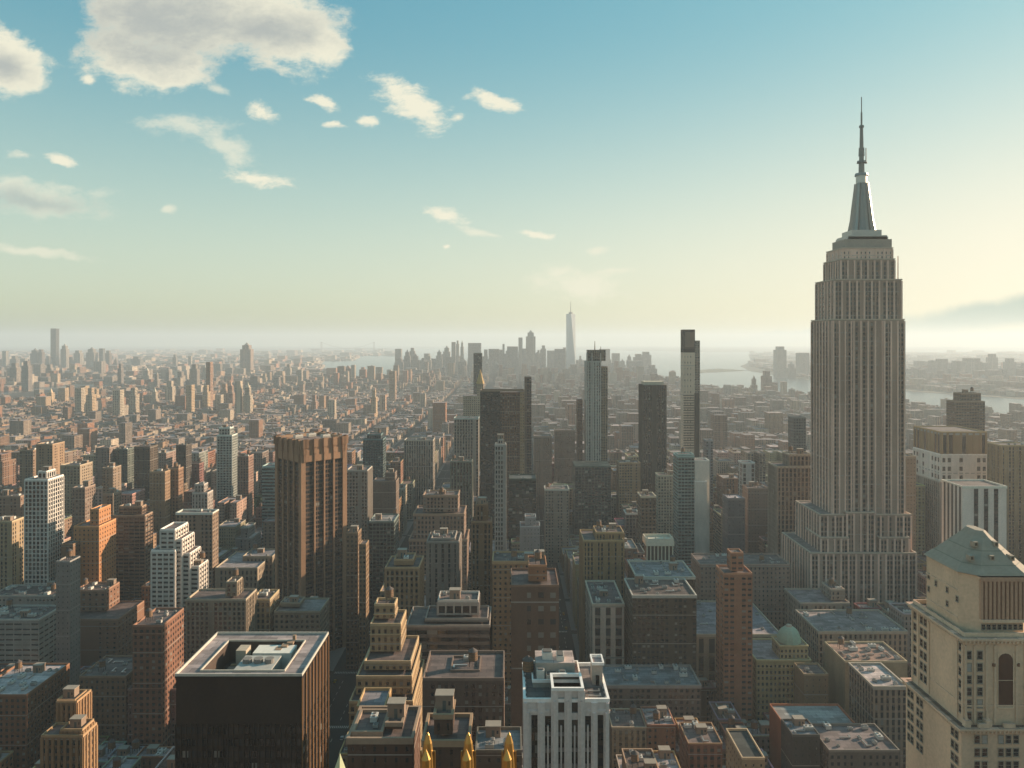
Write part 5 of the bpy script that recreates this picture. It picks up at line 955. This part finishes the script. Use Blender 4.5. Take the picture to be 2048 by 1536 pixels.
def ordinary(x0, x1, y0, y1, h, ci, ri, label, seed, near):
    rr = random.Random(seed); c = tuple(min(.7, v * rr.uniform(.85, 1.15)) for v in PAL[ci])
    nm = ('brick_building' if ci in (0, 1, 4, 8) else 'office_block' if ci in (7, 9, 5) else 'stone_building' if ci in (6, 11, 3) else 'apartment_block')
    root = thing(nm, label, 'building', ((x0 + x1) / 2, (y0 + y1) / 2, 0), 'ordinary city blocks between the landmark towers')
    st = S(c, rr.choice((.4, .5, .6, 1.0 if h > 50 and ci in (7, 9) else .45)), rr.choice((.4, .5, .6)), rr.uniform(.6, 1), rr.uniform(2.5, 4.2), rr.uniform(3.0, 3.8), rr.uniform(.02, .09))
    wb, rb, pb = MB(), MB(), MB(); w_, d_ = x1 - x0, y1 - y0; kind = rr.random(); rc = RPAL[ri]; tops = []
    if kind < .3 and h > 26 and w_ > 16:             # setback top
        hs = h - rr.uniform(7, 16); wb.box(x0, x1, y0, y1, 0, hs, st, rc, .8); i0, i1, i2, i3 = (rr.uniform(2, 5) for _ in range(4)); q = (x0 + i0, x1 - i1, y0 + i2, y1 - i3)
        wb.box(*q, hs, h, st, False, .8); tops = [(q, h)]; pb.rim(x0, x1, y0, y1, hs, .8, .4, c)
    elif kind < .5 and w_ > 18 and d_ > 16:           # light court: U-shaped plan
        m = (x0 + x1) / 2; g_ = w_ * .14; yc = y1 - d_ * .45
        pts = [(x0, y0), (m - g_, y0), (m - g_, yc), (m + g_, yc), (m + g_, y0), (x1, y0), (x1, y1), (x0, y1)] if rr.random() < .6 else None
        if pts:
            wb.prism(pts, 0, h, st, False, .8); rb.face([(*p, h - .6) for p in pts], rc, None, 'r'); tops = [((x0, x1, yc, y1), None)]
            for i in range(8): p, q = pts[i], pts[(i + 1) % 8]; pb.box(min(p[0], q[0]) - .0, max(p[0], q[0]) + .3, min(p[1], q[1]), max(p[1], q[1]) + .3, h, h + .5, c, None, 0)
        else: wb.box(x0, x1, y0, y1, 0, h, st, False, .8); tops = [((x0, x1, y0, y1), h)]
    else: wb.box(x0, x1, y0, y1, 0, h, st, False, .8); tops = [((x0, x1, y0, y1), h)]
    for q, z in tops:
        if z: rb.face([(q[0], q[2], z - .6), (q[1], q[2], z - .6), (q[1], q[3], z - .6), (q[0], q[3], z - .6)], rc, None, 'r'); pb.rim(q[0] - .15, q[1] + .15, q[2] - .15, q[3] + .15, z - .01, .7, .55, tuple(min(.6, v * rr.uniform(.9, 1.5)) for v in c))
    part('wall', wb, root)
    if rb.f: part('roof', rb, root)
    if pb.f: part('parapet', pb, root)
    q = tops[0][0]; zt = h - .6
    if near: clutter(root, q[0] + .5, q[1] - .5, q[2] + .5, q[3] - .5, zt, rr.randint(3, 7 if y0 < 500 else 4), .5, .85, rr)
    else: clutter(root, q[0] + .5, q[1] - .5, q[2] + .5, q[3] - .5, zt, rr.randint(0, 1), .3, .7, rr)
for t in info:
    i = t[0]; _, x0, x1, y0, y1, h = cand[i]; ordinary(x0, x1, y0, y1, h, t[1], t[2], t[6], i, y0 < 760)
# ------------------------------------------------------------------ everything beyond: thousands of buildings as one mass per shore
def mass(name, label, arr, off=0):
    """arr: rows x0 x1 y0 y1 z0 z1 r g b  roof-grey  bay floor fw fh"""
    a = np.array(arr, dtype=np.float64); n = len(a); x0, x1, y0, y1, z0, z1 = a[:, :6].T
    V = np.stack([np.stack(p, -1) for p in ((x0, y0, z0), (x1, y0, z0), (x1, y1, z0), (x0, y1, z0), (x0, y0, z1), (x1, y0, z1), (x1, y1, z1), (x0, y1, z1))], 1).reshape(-1, 3)
    fq = np.array([(0, 1, 5, 4), (1, 2, 6, 5), (2, 3, 7, 6), (3, 0, 4, 7), (4, 5, 6, 7)]); Fc = (np.arange(n)[:, None, None] * 8 + fq[None]).reshape(-1, 4)
    me = bpy.data.meshes.new(name); me.vertices.add(len(V)); me.vertices.foreach_set('co', V.astype(np.float32).ravel()); me.loops.add(Fc.size); me.loops.foreach_set('vertex_index', Fc.astype(np.int32).ravel())
    me.polygons.add(len(Fc)); me.polygons.foreach_set('loop_start', np.arange(0, Fc.size, 4, dtype=np.int32)); me.polygons.foreach_set('loop_total', np.full(len(Fc), 4, dtype=np.int32))
    nf = np.maximum(1, np.round((z1 - z0) / a[:, 11])); nx = np.maximum(1, np.round((x1 - x0) / a[:, 10])); ny = np.maximum(1, np.round((y1 - y0) / a[:, 10]))
    UV = np.zeros((n, 5, 4, 2))
    for k, q in enumerate((nx, ny, nx, ny)): UV[:, k, 1, 0] = q; UV[:, k, 2, 0] = q; UV[:, k, 2, 1] = nf; UV[:, k, 3, 1] = nf
    u = me.uv_layers.new(name='UVMap'); u.data.foreach_set('uv', UV.astype(np.float32).ravel())
    C = np.ones((n, 5, 4, 4)); C[..., :3] = a[:, None, None, 6:9]; C[:, 4, :, :3] = a[:, 9][:, None, None] * np.array((1, 1, 1.0)); C[:, 4, :, :3] *= np.where(rng.random(n) < .3, 1.15, 1)[:, None, None]
    at = me.attributes.new('wc', 'FLOAT_COLOR', 'CORNER'); at.data.foreach_set('color', C.astype(np.float32).ravel())
    P1 = np.zeros((n, 5, 4, 3)); P1[:, :4, :, 0] = a[:, 12][:, None, None]; P1[:, :4, :, 1] = a[:, 13][:, None, None]; P1[..., 2] = .85
    at = me.attributes.new('p1', 'FLOAT_VECTOR', 'CORNER'); at.data.foreach_set('vector', P1.astype(np.float32).ravel())
    P2 = np.zeros((n, 5, 4, 3)); P2[..., 0] = .04; P2[..., 1] = .4; P2[..., 2] = (np.arange(n) % 977)[:, None, None] * .37
    at = me.attributes.new('p2', 'FLOAT_VECTOR', 'CORNER'); at.data.foreach_set('vector', P2.astype(np.float32).ravel())
    me.materials.append(FAC); me.materials.append(ROOF); mi = np.zeros((n, 5), dtype=np.int32); mi[:, 4] = 1; me.polygons.foreach_set('material_index', mi.ravel()); me.polygons.foreach_set('use_smooth', np.zeros(len(Fc), dtype=bool)); me.update()
    return tag(link(name, me), label, 'buildings', None, 'stuff')
P12 = np.array(PAL)
def row(x0, x1, y0, y1, z0, z1, c, rg, r_): return [x0, x1, y0, y1, z0, z1, *c, rg, r_.uniform(2.8, 4.5), r_.uniform(3, 3.8), r_.choice((.4, .5, .6)), r_.choice((.4, .5, .6))]
r1 = random.Random(5); arr = []
for (x0, x1, y0, y1, h) in rest: arr.append(row(x0, x1, y0, y1, 0, h, PAL[r1.randrange(12)], r1.choice((.1, .16, .25, .4)), r1))
# outside the picture to the right: the blocks that shade the streets; inside, the blocks beyond
n_off = 0
for (x0, x1, y0, y1) in lots(2, 14, 9, (0, 9000), r1, 22, 44):
    px = CX + x0 * F / y1
    if px > 2062 and x0 < 1500: arr.append(row(x0, x1, y0, y1, 0, r1.choice((25, 38, 50, 65, 85, 110 if y0 > 400 else 60)) * r1.uniform(.8, 1.2), PAL[r1.randrange(12)], .2, r1)); n_off += 1
for k in range(-7, 3):                               # the towers around and behind the viewpoint, which close off the sky for the nearest streets
    for x in range(-900, 901, 52):
        y0 = k * 80 + 16; x0 = x + r1.uniform(-6, 6); y1 = y0 + 56
        if y1 > -20 and abs(x0 + 20) < 90: continue
        if y1 > 0 and (x0 < .70 * y1 + 25 and x0 + 42 > -.70 * y1 - 25): continue
        h = r1.uniform(70, 130) if (y1 > 0 and x0 > 0) else r1.uniform(90, 215)
        arr.append(row(x0, x0 + 40, y0, y1, 0, h, PAL[r1.randrange(12)], .2, r1))
for (x0, x1, y0, y1) in lots(18, 58, .70, (30, 60), r1, 14, 40, 2):
    ym = (y0 + y1) / 2; xm = (x0 + x1) / 2
    # stay on the island
    if xm > 2300 - ym * .34 and ym > 1500 and xm > 1625 - (ym - 2444) * .46 - 40: continue
    if ym > 3900 and (xm < -1900 or xm > 900): continue
    if any(x0 < r[1] and x1 > r[0] and y0 < r[3] and y1 > r[2] for r in RESERVED): continue
    u = r1.random(); left = xm < -200
    h = r1.uniform(12, 22) if u < .62 else r1.uniform(20, 34) if u < .9 else r1.uniform(34, 58) if u < .985 else r1.uniform(55, 80)
    if -250 < xm < 700 and ym < 2600: h *= 1.45
    if left and 1350 < ym < 3600: h = r1.uniform(11, 17) if u < .8 else r1.uniform(16, 26) if u < .95 else h * .8
    if ym > 3700 and abs(xm) < 900: h *= 1.7
    hm = min(cap(x0, x1, y0, y1), CH - (760 - HY) * y1 / F if ym < 3300 else 400)
    if hm < h: h = hm - 1
    if h < 6: continue
    c = P12[r1.randrange(12)] * r1.uniform(.85, 1.2); nsub = 1 if h > 30 or r1.random() < .3 else 2
    for k in range(nsub):
        xa, xb = x0 + (x1 - x0) * k / nsub, x0 + (x1 - x0) * (k + 1) / nsub - .3; hh = h * r1.uniform(.8, 1.0); cc = c if k == 0 else P12[r1.randrange(12)] * r1.uniform(.85, 1.2)
        arr.append(row(xa, xb, y0, y1, 0, hh, cc, r1.choice((.09, .14, .2, .28, .42)), r1))
        if r1.random() < .6: bx_ = r1.uniform(xa + 1, max(xa + 1.1, xb - 6)); by_ = r1.uniform(y0 + 1, y1 - 6); arr.append(row(bx_, min(bx_ + r1.uniform(3, 6), xb - .3), by_, by_ + 5, hh, hh + r1.uniform(2.5, 5), cc, .2, r1))
mass('city_blocks', 'dense low city blocks filling the plain between the landmark towers and the rivers', arr)
def shore(name, label, n, f, hs, seed):
    r_ = random.Random(seed); out = []
    while len(out) < n:
        x, y, w_, d_ = f(r_)
        if w_ is None: continue
        u = r_.random(); h = r_.uniform(*hs) if u < .9 else r_.uniform(hs[1], hs[1] * 2) if u < .985 else r_.uniform(45, 80)
        c = P12[r_.randrange(12)] * r_.uniform(.9, 1.4); out.append(row(x, x + w_, y, y + d_, -.6, h, c, r_.choice((.12, .2, .3, .5)), r_))
    mass(name, label, out)
def fb(r_):
    py = r_.uniform(703, 790); px = r_.uniform(-60, 800); x, y = G(px, py)
    lim = 600 if py > 762 else 655 if py > 742 else 630 if py > 722 else 700 if py > 712 else 780
    if px > lim or (x > -2480 and y < 4300): return 0, 0, None, 0
    s_ = y / 4000; return x, y, r_.uniform(22, 60) * max(1, s_ * .8), r_.uniform(20, 60) * max(1, s_)
shore('far_city', 'hazy low city beyond the river at the left horizon', 9000, fb, (9, 22), 8)
def fj(r_):
    py = r_.uniform(706, 796); px = r_.uniform(1500, 2080)
    lo = 1480 + max(0, (py - 730)) * 3.4 if py < 752 else 1555 + (py - 752) * 9
    hi_py = 783 + (px - 1830) * .068
    if px < lo + 12 or py > hi_py - 4: return 0, 0, None, 0
    x, y = G(px, py); s_ = y / 4000; return x, y, r_.uniform(22, 70) * max(1, s_ * .8), r_.uniform(20, 60) * max(1, s_)
shore('far_city', 'hazy low city across the wide river at the right', 3500, fj, (10, 26), 9)
# ------------------------------------------------------------------ trees
def tree_mass(name, label, spots, seed, s0=5.5):
    r_ = random.Random(seed); m = MB()
    for (x, y, z, rad) in spots:
        for _ in range(34):
            t, p, q = r_.uniform(0, 6.283), r_.uniform(-.2, 1), rad * r_.uniform(.45, 1.0) ** .5; cx_, cy_, cz = x + q * math.cos(t) * math.sqrt(1 - p * p), y + q * math.sin(t) * math.sqrt(1 - p * p), z + rad * 1.1 + q * p
            s_ = rad * r_.uniform(.22, .42); a = r_.uniform(0, 3.14); b = r_.uniform(-.8, .8); u = Vector((math.cos(a), math.sin(a), b)) * s_; v = Vector((-math.sin(a), math.cos(a), r_.uniform(-.8, .8))) * s_; c0 = Vector((cx_, cy_, cz))
            g_ = r_.uniform(.7, 1.3); m.face([c0 - u - v * .4, c0 + u - v, c0 + u * .7 + v, c0 - u * .5 + v * .8], (.07 * g_, .085 * g_, .035 * g_), None, 'l')
        m.cone(x, y, z, z + rad * 1.3, .35, .2, 5, (.08, .06, .04))
    return tag(link(name, m.mesh(name)), label, 'trees', None, 'stuff')
def park(px0, px1, py0, py1, n, seed):
    r_ = random.Random(seed); out = []
    while len(out) < n: out.append((*G(r_.uniform(px0, px1), r_.uniform(py0, py1)), 0, r_.uniform(4, 7)))
    return out
tree_mass('tree_canopy', 'brownish green park strip in the left distance', park(120, 300, 822, 836, 260, 1), 1)
tree_mass('tree_canopy', 'dark park trees by the glass tower in the centre distance', [(random.uniform(45, 150), random.uniform(1300, 1440), 0, random.uniform(5, 8)) for _ in range(110)], 2)
tree_mass('tree_canopy', 'dark tree-filled park behind the copper-brown ribbed tower', [(random.uniform(-392, -295), random.uniform(958, 1148), 0, random.uniform(5, 8)) for _ in range(130)], 3)
# ------------------------------------------------------------------ pavements, road paint, cars
pv = MB(); rm = MB()
for k in range(3, 24):
    for (a, wa_), (b, wb_) in zip(AVX[6:14], AVX[7:15]):
        pv.box(a + wa_ / 2 - 1, b - wb_ / 2 + 1, 80 * k + 12, 80 * k + 84, 0, .14, (.20, .19, .18), (.20, .19, .18), 0, 'p')
o = link('pavement', pv.mesh('pavement')); tag(o, None, None, None, 'structure')
for ax, ww in ((-111, 44), (38, 22)):
    for yy in range(300, 1900, 9):
        if (yy % 80) in range(0, 13): continue
        for lx in (-ww * .25, 0, ww * .25): rm.face([(ax + lx - .12, yy, .004), (ax + lx + .12, yy, .004), (ax + lx + .12, yy + 4, .004), (ax + lx - .12, yy + 4, .004)], (.6, .6, .56), None, 'p')
    for k in range(4, 24):
        for i in range(int(ww / 1.4)): x = ax - ww / 2 + 2 + i * 1.2; rm.face([(x, 80 * k + 8, .004), (x + .5, 80 * k + 8, .004), (x + .5, 80 * k + 11, .004), (x, 80 * k + 11, .004)], (.6, .6, .56), None, 'p') if x < ax + ww / 2 - 2 else None
o = link('road_markings', rm.mesh('road_markings')); tag(o, None, None, None, 'structure')
def car_parts(c):
    b = MB(); prof = [(-2.2, .35), (2.2, .35), (2.25, .75), (1.1, .9), (.6, 1.4), (-1.1, 1.42), (-1.9, .95), (-2.2, .85)]
    for s_ in (-1, 1): f_ = [(s_ * .88, y, z) for y, z in prof]; b.face(f_ if s_ > 0 else f_[::-1], c, None, 'p')
    for i in range(8): p, q = prof[i], prof[(i + 1) % 8]; b.face([(-.88, *p), (-.88, *q), (.88, *q), (.88, *p)], c if i not in (3, 5) else (.02, .025, .03), None, 'p')
    wl = MB()
    for sx in (-1, 1):
        for y in (-1.35, 1.35):
            n = 10; r_ = .33; ring = [(y + r_ * math.cos(6.2832 * i / n), .33 + r_ * math.sin(6.2832 * i / n)) for i in range(n)]
            wl.face([(sx * .92, *p) for p in ring], (.02, .02, .02), None, 'p'); 
            for i in range(n): wl.face([(sx * .7, *ring[i]), (sx * .7, *ring[(i + 1) % n]), (sx * .92, *ring[(i + 1) % n]), (sx * .92, *ring[i])], (.02, .02, .02), None, 'p')
    lt = MB()
    for sx in (-.6, .6): lt.box(sx - .2, sx + .2, 2.2, 2.27, .6, .75, (.7, .7, .65), None, 0, 'p', bottom=True); lt.box(sx - .2, sx + .2, -2.25, -2.18, .65, .8, (.5, .03, .02), None, 0, 'p', bottom=True)
    return b.mesh('body'), wl.mesh('wheels'), lt.mesh('lamps')
CC = [('white', (.6, .6, .6)), ('black', (.03, .03, .03)), ('yellow', (.6, .35, .03)), ('grey', (.25, .26, .27))]; CP = [car_parts(c) for _, c in CC]; rc_ = random.Random(4); used = []
for j in range(54):
    k = rc_.randrange(4); ax, ww, nm = ((-111, 44, 'left avenue canyon'), (38, 22, 'centre avenue canyon'))[j % 3 == 2]
    for _ in range(20):
        lane = rc_.choice((-.37, -.14, .14, .37)) * ww; y = rc_.uniform(455, 900)
        if all(abs(lane - a) > 2 or abs(y - b) > 8 or nm != n_ for a, b, n_ in used): break
    used.append((lane, y, nm)); car = thing('car', f'{CC[k][0]} car driving down the {nm}', 'car', (ax + lane, y, .0), f'{CC[k][0]} cars in the {nm}'); car.rotation_euler = (0, 0, 0 if lane > 0 else math.pi)
    for nm2, me in zip(('body', 'wheel', 'lamp'), CP[k]): link(nm2, me, car)
# ------------------------------------------------------------------ haze
HAZE_D, HAZE_C, HAZE_G = .9e-4, (.82, .90, .95, 1), .2
hb = bpy.data.meshes.new('haze'); xs, ya_, yb_, za_, zt_ = 33000, -3000, 33000, -3.0, 470.0
hb.from_pydata([(-xs, ya_, za_), (xs, ya_, za_), (xs, yb_, za_), (-xs, yb_, za_), (-xs, ya_, zt_), (xs, ya_, zt_), (xs, yb_, zt_), (-xs, yb_, zt_)], [], [(0, 3, 2, 1), (4, 5, 6, 7), (0, 1, 5, 4), (1, 2, 6, 5), (2, 3, 7, 6), (3, 0, 4, 7)])
hm_ = bpy.data.materials.new('haze'); hm_.use_nodes = True; t = hm_.node_tree
for n in list(t.nodes): t.nodes.remove(n)
pvn = nd(t, 'ShaderNodeVolumePrincipled'); pvn.inputs['Color'].default_value = HAZE_C; pvn.inputs['Density'].default_value = HAZE_D; pvn.inputs['Anisotropy'].default_value = HAZE_G
oo = nd(t, 'ShaderNodeOutputMaterial'); t.links.new(pvn.outputs[0], oo.inputs['Volume']); hb.materials.append(hm_)
hz = link('haze', hb); hz['kind'] = 'stuff'; hz['label'] = 'warm evening haze over the whole city'; hz['category'] = 'haze'
open('/tmp/cnt.txt', 'w').write(f'{len(cand)} {int((cnt >= 3).sum())} {len(indiv)}') if False else None
print('objects', len(bpy.data.objects), 'top', len([o for o in bpy.data.objects if not o.parent]))
